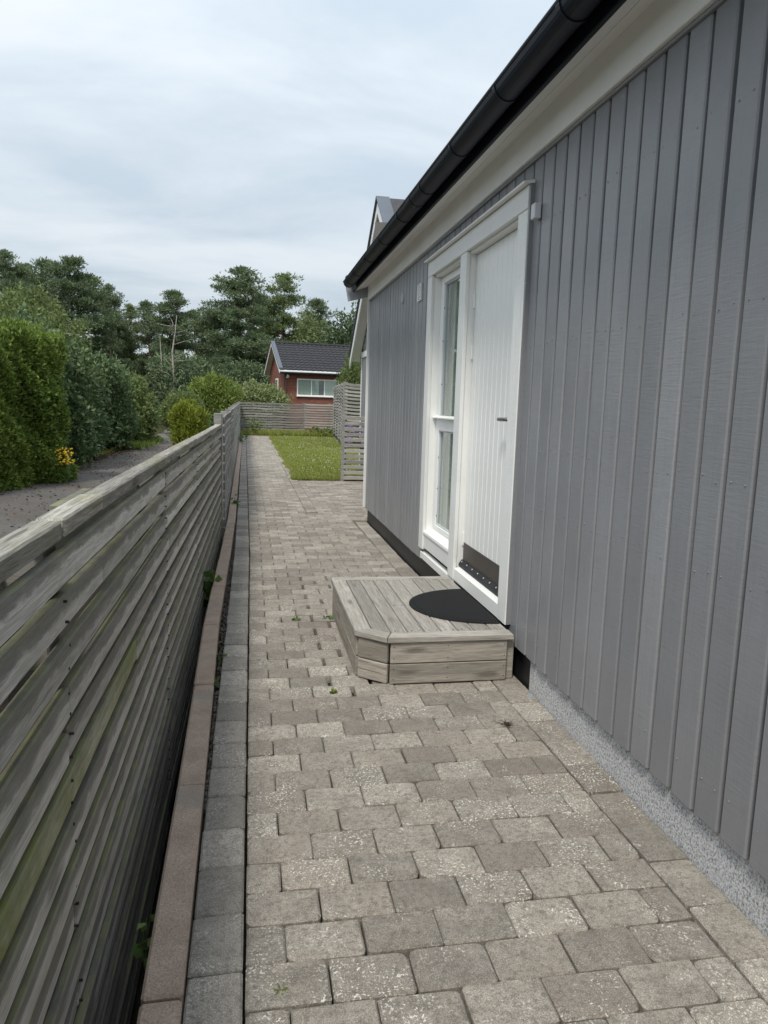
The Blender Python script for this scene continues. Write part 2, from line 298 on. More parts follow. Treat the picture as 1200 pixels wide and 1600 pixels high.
# ------------------------------------------------------------------ object helpers
WM = {}
def put(o, parent=None, mat4=None):
    COL.objects.link(o); mat4 = mat4 or Matrix.Identity(4)
    if parent is not None:
        o.parent = parent; o.matrix_parent_inverse = WM[parent.name].inverted()
    o.matrix_world = mat4 if parent is None else mat4
    if parent is not None: o.matrix_basis = mat4
    WM[o.name] = mat4
    return o
def empty(name, loc=(0, 0, 0)):
    o = bpy.data.objects.new(name, None); o.empty_display_size = 0.1
    return put(o, None, Matrix.Translation(loc))
def tag(o, label, cat, group=None):
    o['label'] = label; o['category'] = cat
    if group: o['group'] = group
    return o
def kind(o, k): o['kind'] = k; return o
class MB:
    def __init__(s): s.v = []; s.f = []
    def add(s, vs, fs):
        n = len(s.v); s.v += [tuple(a) for a in vs]; s.f += [tuple(i + n for i in f) for f in fs]; return s
    def box(s, x0, x1, y0, y1, z0, z1):
        return s.add([(x0, y0, z0), (x1, y0, z0), (x1, y1, z0), (x0, y1, z0), (x0, y0, z1), (x1, y0, z1), (x1, y1, z1), (x0, y1, z1)],
                     [(0, 3, 2, 1), (4, 5, 6, 7), (0, 1, 5, 4), (1, 2, 6, 5), (2, 3, 7, 6), (3, 0, 4, 7)])
    def cbox(s, x0, x1, y0, y1, z0, z1, b=0.003):
        b = min(b, (x1 - x0) * .45, (y1 - y0) * .45, (z1 - z0) * .45)
        vs = []; idx = {}
        for ix in (0, 1):
            for iy in (0, 1):
                for iz in (0, 1):
                    X = (x0, x1)[ix]; Y = (y0, y1)[iy]; Z = (z0, z1)[iz]
                    dx = (b, -b)[ix]; dy = (b, -b)[iy]; dz = (b, -b)[iz]
                    for a, pt in (('x', (X, Y + dy, Z + dz)), ('y', (X + dx, Y, Z + dz)), ('z', (X + dx, Y + dy, Z))):
                        idx[(ix, iy, iz, a)] = len(vs); vs.append(pt)
        I = lambda x, y, z, a: idx[(x, y, z, a)]
        fs = [(I(0,0,0,'x'), I(0,0,1,'x'), I(0,1,1,'x'), I(0,1,0,'x')), (I(1,0,0,'x'), I(1,1,0,'x'), I(1,1,1,'x'), I(1,0,1,'x')),
              (I(0,0,0,'y'), I(1,0,0,'y'), I(1,0,1,'y'), I(0,0,1,'y')), (I(0,1,0,'y'), I(0,1,1,'y'), I(1,1,1,'y'), I(1,1,0,'y')),
              (I(0,0,0,'z'), I(0,1,0,'z'), I(1,1,0,'z'), I(1,0,0,'z')), (I(0,0,1,'z'), I(1,0,1,'z'), I(1,1,1,'z'), I(0,1,1,'z'))]
        for i in (0, 1):
            for j in (0, 1):
                e1 = (I(0,i,j,'y'), I(1,i,j,'y'), I(1,i,j,'z'), I(0,i,j,'z')); fs.append(e1 if (i + j) % 2 else e1[::-1])
                e2 = (I(i,0,j,'x'), I(i,1,j,'x'), I(i,1,j,'z'), I(i,0,j,'z')); fs.append(e2[::-1] if (i + j) % 2 else e2)
                e3 = (I(i,j,0,'x'), I(i,j,1,'x'), I(i,j,1,'y'), I(i,j,0,'y')); fs.append(e3 if (i + j) % 2 else e3[::-1])
        for i in (0, 1):
            for j in (0, 1):
                for k in (0, 1):
                    t = (I(i,j,k,'x'), I(i,j,k,'y'), I(i,j,k,'z')); fs.append(t if (i + j + k) % 2 else t[::-1])
        return s.add(vs, fs)
    def prism(s, poly, z0, z1):
        n = len(poly); vs = [(x, y, z0) for x, y in poly] + [(x, y, z1) for x, y in poly]
        return s.add(vs, [tuple(range(n - 1, -1, -1)), tuple(range(n, 2 * n))] + [(i, (i + 1) % n, n + (i + 1) % n, n + i) for i in range(n)])
    def prismY(s, poly, y0, y1):   # polygon in x,z swept along y
        n = len(poly); vs = [(x, y0, z) for x, z in poly] + [(x, y1, z) for x, z in poly]
        return s.add(vs, [tuple(range(n)), tuple(range(2 * n - 1, n - 1, -1))] + [(i, n + i, n + (i + 1) % n, (i + 1) % n) for i in range(n)])
    def prismX(s, poly, x0, x1):   # polygon in y,z swept along x
        n = len(poly); vs = [(x0, y, z) for y, z in poly] + [(x1, y, z) for y, z in poly]
        return s.add(vs, [tuple(range(n - 1, -1, -1)), tuple(range(n, 2 * n))] + [(i, (i + 1) % n, n + (i + 1) % n, n + i) for i in range(n)])
    def tube(s, pts, rad, n=8, cap=True):
        pts = [Vector(p) for p in pts]; base = len(s.v); vs = []; fs = []
        for i, p in enumerate(pts):
            d = (pts[min(i + 1, len(pts) - 1)] - pts[max(i - 1, 0)]).normalized()
            a = d.cross(Vector((0, 0, 1)) if abs(d.z) < 0.9 else Vector((1, 0, 0))).normalized(); b = d.cross(a)
            r = rad[i] if isinstance(rad, (list, tuple)) else rad
            for k in range(n):
                t = 2 * math.pi * k / n; vs.append(p + a * (r * math.cos(t)) + b * (r * math.sin(t)))
        for i in range(len(pts) - 1):
            for k in range(n): fs.append((i * n + k, i * n + (k + 1) % n, (i + 1) * n + (k + 1) % n, (i + 1) * n + k))
        if cap: fs += [tuple(range(n - 1, -1, -1)), tuple(range((len(pts) - 1) * n, len(pts) * n))]
        return s.add(vs, fs)
    def ball(s, c, r, n=10, m=6):
        vs = [(c[0], c[1], c[2] - r)]
        for j in range(1, m):
            t = math.pi * j / m
            for k in range(n):
                u = 2 * math.pi * k / n; vs.append((c[0] + r * math.sin(t) * math.cos(u), c[1] + r * math.sin(t) * math.sin(u), c[2] - r * math.cos(t)))
        vs.append((c[0], c[1], c[2] + r)); fs = [(0, 1 + (k + 1) % n, 1 + k) for k in range(n)]
        for j in range(m - 2):
            for k in range(n): fs.append((1 + j * n + k, 1 + j * n + (k + 1) % n, 1 + (j + 1) * n + (k + 1) % n, 1 + (j + 1) * n + k))
        L = len(vs) - 1; fs += [(L, 1 + (m - 2) * n + k, 1 + (m - 2) * n + (k + 1) % n) for k in range(n)]
        return s.add(vs, fs)
    def mesh(s, name, mat, smooth=False):
        me = bpy.data.meshes.new(name); me.from_pydata(s.v, [], s.f); me.materials.append(M[mat])
        if smooth: me.polygons.foreach_set('use_smooth', [True] * len(me.polygons))
        me.update(); return me
    def build(s, name, mat, parent=None, mat4=None, smooth=False):
        return put(bpy.data.objects.new(name, s.mesh(name, mat, smooth)), parent, mat4)
def inst(name, me, parent, mat4): return put(bpy.data.objects.new(name, me), parent, mat4)
def part(name, mat, parent, *b, bev=0.003):   # chamfered box placed by its own centre
    x0, x1, y0, y1, z0, z1 = b; c = ((x0 + x1) / 2, (y0 + y1) / 2, (z0 + z1) / 2)
    return MB().cbox(x0 - c[0], x1 - c[0], y0 - c[1], y1 - c[1], z0 - c[2], z1 - c[2], bev).build(name, mat, parent, Matrix.Translation(c))
def plank(name, mat, parent, p0, p1, thick, height, bev=0.004, up=(0, 0, 1), wave=0.0, seg=1, phase=None):
    # length along local X, thickness along local Y, height along local Z
    p0 = Vector(p0); p1 = Vector(p1); d = p1 - p0; L = d.length; x = d.normalized(); z = Vector(up); y = z.cross(x).normalized(); z = x.cross(y)
    m = Matrix((x, y, z)).transposed().to_4x4(); m.translation = (p0 + p1) / 2
    mb = MB()
    if seg == 1: mb.cbox(-L / 2, L / 2, -thick / 2, thick / 2, -height / 2, height / 2, bev)
    else:
        ph = rnd.uniform(0, 6) if phase is None else phase + rnd.uniform(-.15, .15); fr = rnd.uniform(0.8, 1.6) if phase is None else 0.9; vs = []; fs = []
        for i in range(seg + 1):
            t = i / seg; xx = -L / 2 + L * t; dz = wave * math.sin(t * math.pi * 2 * fr + ph); dy = wave * .4 * math.sin(t * 9 + ph)
            vs += [(xx, -thick / 2 + dy, -height / 2 + dz), (xx, thick / 2 + dy, -height / 2 + dz), (xx, thick / 2 + dy, height / 2 + dz), (xx, -thick / 2 + dy, height / 2 + dz)]
        for i in range(seg):
            a = i * 4; b = a + 4
            for k in range(4): fs.append((a + k, a + (k + 1) % 4, b + (k + 1) % 4, b + k))
        fs += [(3, 2, 1, 0), (seg * 4, seg * 4 + 1, seg * 4 + 2, seg * 4 + 3)]
        mb.add(vs, [f[::-1] for f in fs])
    return mb.build(name, mat, parent, m)
def quads_mesh(name, V, mat):       # V: (N,4,3) leaf diamonds
    n = len(V); me = bpy.data.meshes.new(name)
    me.vertices.add(n * 4); me.vertices.foreach_set('co', V.reshape(-1).astype(np.float32))
    me.loops.add(n * 4); me.loops.foreach_set('vertex_index', np.arange(n * 4, dtype=np.int32))
    me.polygons.add(n); me.polygons.foreach_set('loop_start', np.arange(0, n * 4, 4, dtype=np.int32)); me.polygons.foreach_set('loop_total', np.full(n, 4, dtype=np.int32))
    me.materials.append(M[mat]); me.update(calc_edges=True); return me
G = np.random.default_rng(11)
def unit(a): return a / np.maximum(np.linalg.norm(a, axis=1, keepdims=True), 1e-9)
def leaves(P, D, length, width, fold=0.15):
    n = len(P); D = unit(D); Sd = unit(np.cross(D, G.normal(size=(n, 3)))); Nn = np.cross(D, Sd)
    l = (length * G.uniform(0.65, 1.3, n))[:, None]; w = (width * G.uniform(0.7, 1.3, n))[:, None]
    mid = P + D * l * 0.45 + Nn * l * fold
    return np.stack([P, mid - Sd * w * 0.5, P + D * l, mid + Sd * w * 0.5], axis=1)

# ================================================================== SETTING
gm = MB()
for (x0, x1, y0, y1) in [(-400, -.62, -60, 700), (-.155, 400, -60, 700), (-.62, -.155, -60, -3), (-.62, -.155, 8.7, 700)]:
    gm.add([(x0, y0, -.29), (x1, y0, -.29), (x1, y1, -.29), (x0, y1, -.29)], [(0, 1, 2, 3)])
kind(gm.build('ground', 'soil'), 'structure')
def xo(Y):   # the whole path drifts to the left beyond the garage corner
    return 0.0 if Y < 7 else -(Y - 7) * 0.0088
yd = MB()
for (x0, x1, y0, y1) in [(-0.185, 14, -3, 9), (-0.20, 14, 9, 14)]: yd.box(x0, x1, y0, y1, -0.28, -0.045)
yd.add([(-0.21, 14, -0.28), (14, 14, -0.28), (14, 33.2, -0.28), (-0.38, 33.2, -0.28), (-0.21, 14, -0.045), (14, 14, -0.045), (14, 33.2, -0.045), (-0.38, 33.2, -0.045)],
       [(4, 5, 6, 7), (0, 1, 5, 4), (1, 2, 6, 5), (2, 3, 7, 6), (3, 0, 4, 7)])
kind(yd.build('sand_bed', 'joint'), 'structure')
tf = MB(); tf.add([(-.62, -3, -.74), (-.155, -3, -.74), (-.155, 8.7, -.74), (-.62, 8.7, -.74), (-.62, -3, -.288), (-.155, -3, -.288), (-.155, 8.7, -.288), (-.62, 8.7, -.288)],
                 [(0, 1, 2, 3), (0, 3, 7, 4), (1, 5, 6, 2), (0, 4, 5, 1), (3, 2, 6, 7)])
kind(tf.build('trench_soil', 'joint'), 'structure')
# road behind the fence
def strip(name, mat, left, right, z, y0, y1, n=40):
    mb = MB(); vs = []; fs = []
    for i in range(n + 1):
        y = y0 + (y1 - y0) * i / n; w = 0.09 * math.sin(y * 1.3) + 0.05 * math.sin(y * 3.1)
        vs += [(left(y) + w, y, z), (right(y) - w * .8, y, z)]
    fs = [(2 * i, 2 * i + 1, 2 * i + 3, 2 * i + 2) for i in range(n)]
    return mb.add(vs, fs).build(name, mat)
kind(strip('road', 'road', lambda y: -5.0 + 0.03 * y if y < 30 else -4.1 - .05 * (y - 30), lambda y: -2.0 - 0.022 * y if y < 30 else -2.66 - .05 * (y - 30), -0.27, -4, 48), 'structure')
# lawn
lawn = MB(); lx0 = lambda y: 0.878 + xo(y) * .4
lawn.add([(lx0(13.75), 13.75, -0.012), (12, 13.75, -0.012), (12, 33, 0.0), (0.786, 33, 0.0)], [(0, 1, 2, 3)])
kind(lawn.build('lawn', 'lawn'), 'structure')

# ---- paving
path = empty('paved_path', (0, 0, 0)); path['kind'] = 'structure'; path['label'] = 'weathered grey concrete block path laid in running bond'
def paver_geo(L, Wd, rr, worn=1.0):
    hx, hy = L / 2, Wd / 2; pts = []
    for (sx, sy) in ((1, 1), (-1, 1), (-1, -1), (1, -1)):
        r = rr.uniform(0.004, 0.014) * worn
        if rr.random() < 0.18: r *= 2.2
        cx, cy = sx * hx, sy * hy
        a = [(cx, cy - sy * r), (cx - sx * r * .3, cy - sy * r * .3), (cx - sx * r, cy)]
        if sx * sy < 0: a = a[::-1]
        pts += a
        # mid side
        k = len(pts) // 4
    j = lambda: rr.uniform(-0.0012, 0.0012)
    pts = [(x + j(), y + j()) for x, y in pts]
    n = len(pts); ch = 0.0055
    def ins(p, d):
        x, y = p; return (x * (1 - d / hx), y * (1 - d / hy))
    tilt = [rr.uniform(-0.0016, 0.0016) for _ in range(3)]
    tz = lambda x, y: tilt[0] + tilt[1] * x / hx + tilt[2] * y / hy
    vs = [(x, y, -0.045) for x, y in pts] + [(x, y, tz(x, y) - 0.006) for x, y in pts]
    top = [ins(p, ch * rr.uniform(0.7, 1.4)) for p in pts]; vs += [(x, y, tz(x, y)) for x, y in top]
    fs = [tuple(range(2 * n, 3 * n))]
    for i in range(n):
        k = (i + 1) % n; fs += [(i, k, n + k, n + i), (n + i, n + k, 2 * n + k, 2 * n + i)]
    return vs, fs
def variants(L, Wd, mat, n, seed, worn=1.0):
    rr = random.Random(seed); geos = [paver_geo(L, Wd, rr, worn) for _ in range(n)]
    return [(g, MB().add(*g).mesh('paver', mat)) for g in geos]
FULL = variants(0.2095, 0.1385, 'paver', 26, 1); HALF = variants(0.1030, 0.1385, 'paver', 8, 2); BORD = variants(0.1385, 0.2095, 'border_paver', 10, 3, 0.8)
RBORD = variants(0.1480, 0.2095, 'paver', 10, 4, 0.9); NARR = variants(0.192, 0.1385, 'paver', 8, 5)
far = {'paver': MB(), 'border_paver': MB()}
def lay(x, y, var, rot_ok=True, lo=1.25, hi=5.95, z=0.0, mat='paver', sx=1.0):
    g, me = rnd.choice(var); flip = rnd.random() < 0.5 if rot_ok else False
    a = rnd.gauss(0, 0.0045) + (math.pi if flip else 0)
    m = Matrix.Translation((x + rnd.uniform(-.0012, .0012), y + rnd.uniform(-.0015, .0015), z + rnd.gauss(0, 0.0013))) @ Matrix.Rotation(a, 4, 'Z') @ Matrix.Diagonal((sx, 1, 1, 1))
    if lo < y < hi: inst('paver', me, path, m)
    else: far[mat].add([tuple(m @ Vector(v)) for v in g[0]], g[1])
PX, PY = 0.2135, 0.1420
row = 0; y = 0.50
XL = -0.012
while y < 32.9:
    off = xo(y); alt = row % 2; xr = 1.272 if y < 8.95 else (3.9 if y < 13.6 else 0.72)
    xe = 0.735 + off * .4
    segs = [(XL + off, xr, 1.0)] if y < 8.95 else ([(XL + off, 3.9, 1.0)] if y < 9.55 else ([(XL + off, xe, 0), (xe + 0.153, 3.9, 1.0)] if y < 13.6 else [(XL + off, xe, 0)]))
    for (xa, xb, sc_) in segs:
        if not sc_: nn_ = max(1, round((xb - xa) / PX * 2) / 2); sc_ = (xb - xa) / (nn_ * PX)
        x = xa; i = 0
        while x < xb - 0.03:
            w = PX * sc_; var = FULL
            if (i == 0 and alt) or x + w > xb + 0.012: w = PX / 2 * sc_; var = HALF
            cx = x + w / 2; skip = 3.66 < y < 4.72 and cx > 0.68
            if var is FULL and 3.45 < y < 5.9 and 0.3 < cx < 0.62 and rnd.random() < 0.72: var = NARR; cx -= 0.008
            if not skip: lay(cx, y, var, sx=sc_)
            x += w; i += 1
    y += PY; row += 1
y = 0.52
while y < 32.9:
    off = xo(y)
    lay(-0.087 + off, y, BORD, mat='border_paver')
    if y < 8.8 and not (3.7 < y < 4.75): lay(1.3485, y + 0.06, RBORD)
    if y > 9.5: lay(0.812 + off * .4, y + 0.06, RBORD)
    y += PX
kind(far['paver'].build('paver_field', 'paver', path), 'stuff')
kind(far['border_paver'].build('border_paver_field', 'border_paver', path), 'stuff')
# ---- kerb
kerb = empty('kerb', (-0.2, 0, 0)); kerb['kind'] = 'structure'; kerb['label'] = 'reddish brown concrete kerb between fence and paving'
def kx(y):    # right edge of the kerb
    t = [(-3, -.158), (1.5, -.157), (3.4, -.180), (4.6, -.200), (6.0, -.196), (8, -.185), (10, -.195), (15, -.24), (23, -.30), (33, -.40)]
    for (a, b), (c, d) in zip(t, t[1:]):
        if a <= y <= c: return b + (d - b) * (y - a) / (c - a)
y = -2.37
while y < 26:
    L = 0.995; a = Vector((kx(y) - 0.05, y, -0.135)); b = Vector((kx(y + L) - 0.05, y + L - 0.006, -0.135)); dz = rnd.uniform(0.012, 0.02)
    plank('kerb_stone', 'kerb', kerb, a + Vector((rnd.uniform(-.003, .003), 0, dz)), b + Vector((rnd.uniform(-.003, .003), 0, dz)), 0.098, 0.28, 0.008)
    y += L

# ================================================================== GARAGE
gar = tag(empty('garage', (1.41, 4, 0)), 'grey board clad garage with white door and dark gutter along the path', 'building')
XF = 1.405; BP = 0.1332; BT = 0.026
Y0w, Y1w = -2.2, 8.885; ZB, ZT = 0.168, 2.70
DY0, DY1, DZ1 = 3.665, 5.81, 2.575      # casing outline
def board_mesh(h, w):
    # front at local x=0, rebate on its near edge so neighbouring boards leave a channel
    mb = MB(); mb.cbox(0, BT, -w / 2 + 0.009, w / 2 - 0.009, 0, h, 0.005); return mb.mesh('board', 'grey_paint')
full_b = board_mesh(ZT - ZB, BP); top_b = board_mesh(ZT - DZ1, BP)
nb = 0
y = Y1w - BP / 2
while y > Y0w:
    if y + BP / 2 < DY0 + 0.03 or y - BP / 2 > DY1 - 0.03:
        o = inst('board', full_b, gar, Matrix.Translation((XF + rnd.uniform(-.0012, .0012), y, ZB + rnd.uniform(-.002, .002))) @ Matrix.Rotation(rnd.gauss(0, .008), 4, 'Z'))
    else:
        o = inst('board', top_b, gar, Matrix.Translation((XF + rnd.uniform(-.0012, .0012), y, DZ1)))
    y -= BP; nb += 1
nails = MB()
y = Y1w - BP / 2
while y > Y0w:
    if y + BP / 2 < DY0 + 0.03 or y - BP / 2 > DY1 - 0.03:
        for z in (0.30, 0.955, 1.245, 1.765, 2.36):
            for s_ in (-1, 1):
                if rnd.random() < 0.8:
                    yy = y + s_ * 0.034 + rnd.uniform(-.006, .006); z_ = z + rnd.uniform(-.014, .014)
                    nails.tube([(XF - 0.0022, yy, z_), (XF + 0.004, yy, z_)], [0.0028, 0.0042], 6)
    y -= BP
kind(nails.build('nail_heads', 'grey_paint', gar), 'stuff')
# sheathing behind the boards, with the opening left free
OY0, OY1, OZ0, OZ1 = 3.80, 5.68, 0.22, 2.455
sh = MB()
for b in [(Y0w, OY0, 0.19, 2.72), (OY1, Y1w, 0.19, 2.72), (OY0, OY1, OZ1, 2.72)]: sh.box(XF + BT - 0.002, 1.56, b[0], b[1], b[2], b[3])
sh.build('wall_core', 'grey_paint', gar)
rm = MB(); rm.box(5.3, 5.4, Y0w, Y1w, -.05, 3.0); rm.box(1.44, 5.4, Y0w - .1, Y0w, -.05, 3.0); rm.box(1.44, 5.4, Y1w - 0.001, Y1w + .012, 0.19, 3.6); rm.box(1.44, 5.4, Y0w, Y1w, 0.0, 0.20); rm.box(1.57, 5.4, Y0w, Y1w, 2.72, 2.75)
rm.build('room_shell', 'interior', gar)
cu = MB(); vs = []; n = 48
for i in range(n + 1):
    yy = 5.14 + 0.52 * i / n; xx = 1.545 + 0.012 * math.sin(i * 1.1) + 0.004 * math.sin(i * 2.7); vs += [(xx, yy, 0.45), (xx, yy, 2.4)]
cu.add(vs, [(2 * i, 2 * i + 2, 2 * i + 3, 2 * i + 1) for i in range(n)]); cu.build('curtain', 'curtain', gar, smooth=True)
# plinths
pl = MB(); pl.box(1.4265, 1.56, Y0w, 3.395, -0.2, 0.172); pl.build('plinth', 'plinth', gar)
part('plinth_membrane', 'black_membrane', gar, 1.437, 1.56, 3.397, 8.88, -0.2, 0.17)
# frieze, soffit, fascia, roof
part('frieze_board', 'soffit_white', gar, 1.375, 1.403, Y0w, 8.90, 2.694, 2.872)
part('shadow_strip', 'grey_paint', gar, 1.392, 1.408, Y0w, 8.884, 2.678, 2.692, bev=0.002)
TS = 0.36
so = MB(); bx = lambda x: 2.877 - (1.415 - x) * TS
for (a, b) in [(1.378, 1.303), (1.3, 1.226)]:
    for (y0, y1) in [(Y0w, 0.6), (0.603, 3.6), (3.603, 6.3), (6.303, 9.01)]:
        so.prismY([(b, bx(b)), (a, bx(a)), (a, bx(a) + .02), (b, bx(b) + .02)], y0, y1)
so.build('soffit', 'soffit_white', gar)
part('fascia', 'gutter_metal', gar, 1.203, 1.224, Y0w, 9.012, 2.795, 2.935)
rf = MB(); zr = lambda x: 2.945 + (x - 1.18) * TS
rf.prismY([(1.15, zr(1.15)), (3.4, zr(3.4)), (5.65, zr(1.15)), (5.65, zr(1.15) + .05), (3.4, zr(3.4) + .05), (1.15, zr(1.15) + .05)], Y0w - .2, 9.015)
rf.build('roof', 'dark_roof', gar)
vb = MB(); vb.prismY([(1.155, 2.685), (1.108, 2.925), (1.18, 2.955), (3.4, zr(3.4) + .07), (5.7, zr(1.15) + .07), (5.7, 2.72), (3.4, zr(3.4) - .17), (1.42, 2.755)], 9.02, 9.045)
vo_ = vb.build('verge_board', 'verge_metal', gar)
vc = MB(); vc.prismY([(1.115, 2.958), (1.115, 2.975), (3.4, zr(3.4) + .09), (3.4, zr(3.4) + .073)], 8.95, 9.06); vc.build('verge_cap', 'gutter_metal', gar)
# gutter
gx, gz, gr_ = 1.128, 2.875, 0.064
gt = MB(); n = 14; prof = []
for i in range(n + 1):
    t = math.pi + math.pi * i / n; prof.append((gx + gr_ * math.cos(t), gz + gr_ * math.sin(t)))
inner = [(gx + (x - gx) * .955, gz + (z - gz) * .955) for x, z in prof]
gt.prismY(prof + inner[::-1], Y0w - .2, 8.80)
gut = gt.build('gutter', 'gutter_metal', gar)
MB().tube([(gx - gr_, Y0w - .2, gz), (gx - gr_, 8.80, gz)], 0.008, 8).build('gutter_lip', 'gutter_metal', gut)
ec = MB(); ec.prismY(prof, 8.80, 8.806); ec.build('end_cap', 'gutter_metal', gut)
for yy in [-1.6, -0.9, -0.2, 0.5, 1.2, 1.95, 2.65, 3.35, 4.1, 4.85, 5.6, 6.4, 7.2, 8.0, 8.55]:
    b = MB(); pr = [(gx + (x - gx) * 1.07, gz + (z - gz) * 1.07) for x, z in prof]; b.prismY(pr + prof[::-1], yy - 0.016, yy + 0.016); b.build('gutter_bracket', 'gutter_metal', gut)
for yy in (2.28, 5.2): 
    b = MB(); pr = [(gx + (x - gx) * 1.05, gz + (z - gz) * 1.05) for x, z in prof]; b.prismY(pr + prof[::-1], yy - 0.06, yy + 0.06); b.build('gutter_joint', 'gutter_metal', gut)
fl = MB(); fl.prismY([(1.10, 2.935), (1.25, 2.975), (1.25, 2.979), (1.10, 2.939)], Y0w - .2, 8.94); fl.build('drip_flashing', 'gutter_metal', gar)
# corner board
part('corner_board', 'white_paint', gar, 1.378, 1.50, 8.887, 8.912, 0.175, 2.693)
# casing
cs = 1.378
part('casing', 'white_paint', gar, cs, cs + .026, 3.672, 3.808, 0.262, 2.452)
part('casing', 'white_paint', gar, cs, cs + .026, 4.742, 4.882, 0.262, 2.452)
part('casing', 'white_paint', gar, cs, cs + .026, 5.675, 5.806, 0.285, 2.452)
part('head_casing', 'white_paint', gar, cs - .002, cs + .026, 3.672, 5.806, 2.4545, 2.568)
cap = MB(); cap.prismY([(1.345, 2.572), (1.404, 2.572), (1.404, 2.592), (1.345, 2.581)], 3.655, 5.825); cap.build('cap_flashing', 'white_plain', gar)
part('casing_edge', 'grey_paint', gar, cs + .004, cs + .03, 3.655, 3.670, 0.27, 2.568, bev=0.001)
# door reveal and leaf
part('jamb', 'white_plain', gar, 1.4045, 1.53, 4.752, 4.868, 0.25, 2.452)
part('jamb', 'white_plain', gar, 1.4045, 1.53, 3.752, 3.806, 0.25, 2.452)
part('head_jamb', 'white_plain', gar, 1.4045, 1.53, 3.81, 5.67, 2.440, 2.56)
door = empty('door', (1.45, 4.28, 0.37)); door.parent = gar; door.matrix_parent_inverse = WM[gar.name].inverted(); door.matrix_basis = Matrix.Translation((1.45, 4.28, 0.37)); WM[door.name] = Matrix.Translation((1.45, 4.28, 0.37))
door['label'] = 'white board door with brown kick plate'
xd = 1.452; w = (4.750 - 3.808) / 11
for i in range(11):
    o = part('door_board', 'white_plain', door, xd, xd + .022, 3.808 + i * w + 0.0016, 3.808 + (i + 1) * w - 0.0016, 0.372, 2.438, bev=0.0045)
part('door_core', 'white_plain', door, xd + .0225, xd + .05, 3.807, 4.751, 0.372, 2.438)
kp = MB(); kp.box(xd - .004, xd - .0015, 3.815, 4.745, 0.395, 0.522); kp.build('kick_plate', 'brown_steel', door)
ds = MB(); ds.prismY([(xd - .03, .352), (xd, .352), (xd, .402), (xd - .012, .40), (xd - .034, .37)], 3.812, 4.748); dsp = ds.build('drip_rail', 'black_rubber', door)
sc = MB()
for i in range(8): sc.tube([(xd - .024, 3.87 + i * .12, .389), (xd - .018, 3.87 + i * .12, .395)], 0.0045, 8)
kind(sc.build('screw_heads', 'screw_steel', door), 'stuff')
hd = MB(); hd.tube([(xd, 3.875, 1.385), (xd - .05, 3.875, 1.385), (xd - .055, 3.885, 1.385), (xd - .055, 4.005, 1.383)], 0.011, 8); ho = hd.build('handle', 'dark_steel', door, smooth=True)
part('handle_plate', 'steel', door, xd - .006, xd - .0005, 3.86, 3.892, 1.36, 1.41, bev=.002)
MB().tube([(xd - .008, 3.876, 1.505), (xd, 3.876, 1.505)], 0.014, 12).build('lock_cylinder', 'steel', door)
for z in (2.14, 1.81, 0.545):
    MB().tube([(1.446, 4.747, z - .045), (1.446, 4.747, z + .045)], 0.008, 8).build('hinge', 'white_plain', door)
th = MB(); th.prismY([(1.383, .262), (1.56, .262), (1.56, .352), (1.43, .352), (1.386, .338)], 3.81, 4.740); th.build('threshold', 'white_plain', gar)
# window
win = empty('window', (1.45, 5.28, 0.3)); win.parent = gar; win.matrix_parent_inverse = WM[gar.name].inverted(); win.matrix_basis = Matrix.Translation((1.45, 5.28, .3)); WM[win.name] = Matrix.Translation((1.45, 5.28, .3))
win['label'] = 'tall narrow white side window beside the door'
part('reveal', 'white_plain', win, 1.4045, 1.53, 5.672, 5.72, 0.30, 2.44)
xw = 1.455
for (y0, y1, z0, z1) in [(5.585, 5.671, 0.462, 2.438), (4.870, 4.945, 0.462, 2.438), (4.946, 5.584, 2.385, 2.438), (4.946, 5.584, 0.462, 0.505), (4.946, 5.584, 1.262, 1.352)]:
    part('frame', 'white_plain', win, xw, xw + .05, y0, y1, z0, z1)
for (z0, z1) in [(1.352, 2.385), (0.505, 1.262)]:
    for b in [(5.572, 5.584, z0, z1), (4.946, 4.958, z0, z1), (4.958, 5.572, z0, z0 + .012), (4.958, 5.572, z1 - .012, z1)]: part('glazing_bead', 'frame_grey', win, xw + .012, xw + .03, *b, bev=.002)
    MB().box(xw + .024, xw + .028, 4.952, 5.578, z0 + .006, z1 - .006).build('pane', 'glass', win)
tl_ = MB(); tl_.prismY([(1.425, 1.355), (xw, 1.355), (xw, 1.378), (1.425, 1.363)], 4.872, 5.67); tl_.build('transom_drip', 'white_plain', win)
sb = MB(); sb.prismY([(1.383, .418), (xw + .02, .418), (xw + .02, .466), (1.386, .436)], 4.884, 5.70); sb.build('sill', 'white_plain', win)
part('apron', 'white_paint', win, 1.391, 1.43, 4.884, 5.745, 0.300, 0.417)
part('base_board', 'white_paint', win, 1.382, 1.43, 4.742, 5.745, 0.205, 0.259)
pg = MB()
for z in (2.2, 1.95, 1.62, 1.05, .8, .58):
    for yy in (5.578,): pg.tube([(xw + .006, yy, z), (xw + .016, yy, z)], 0.004, 6)
kind(pg.build('bead_pins', 'dark_nail', win), 'stuff')
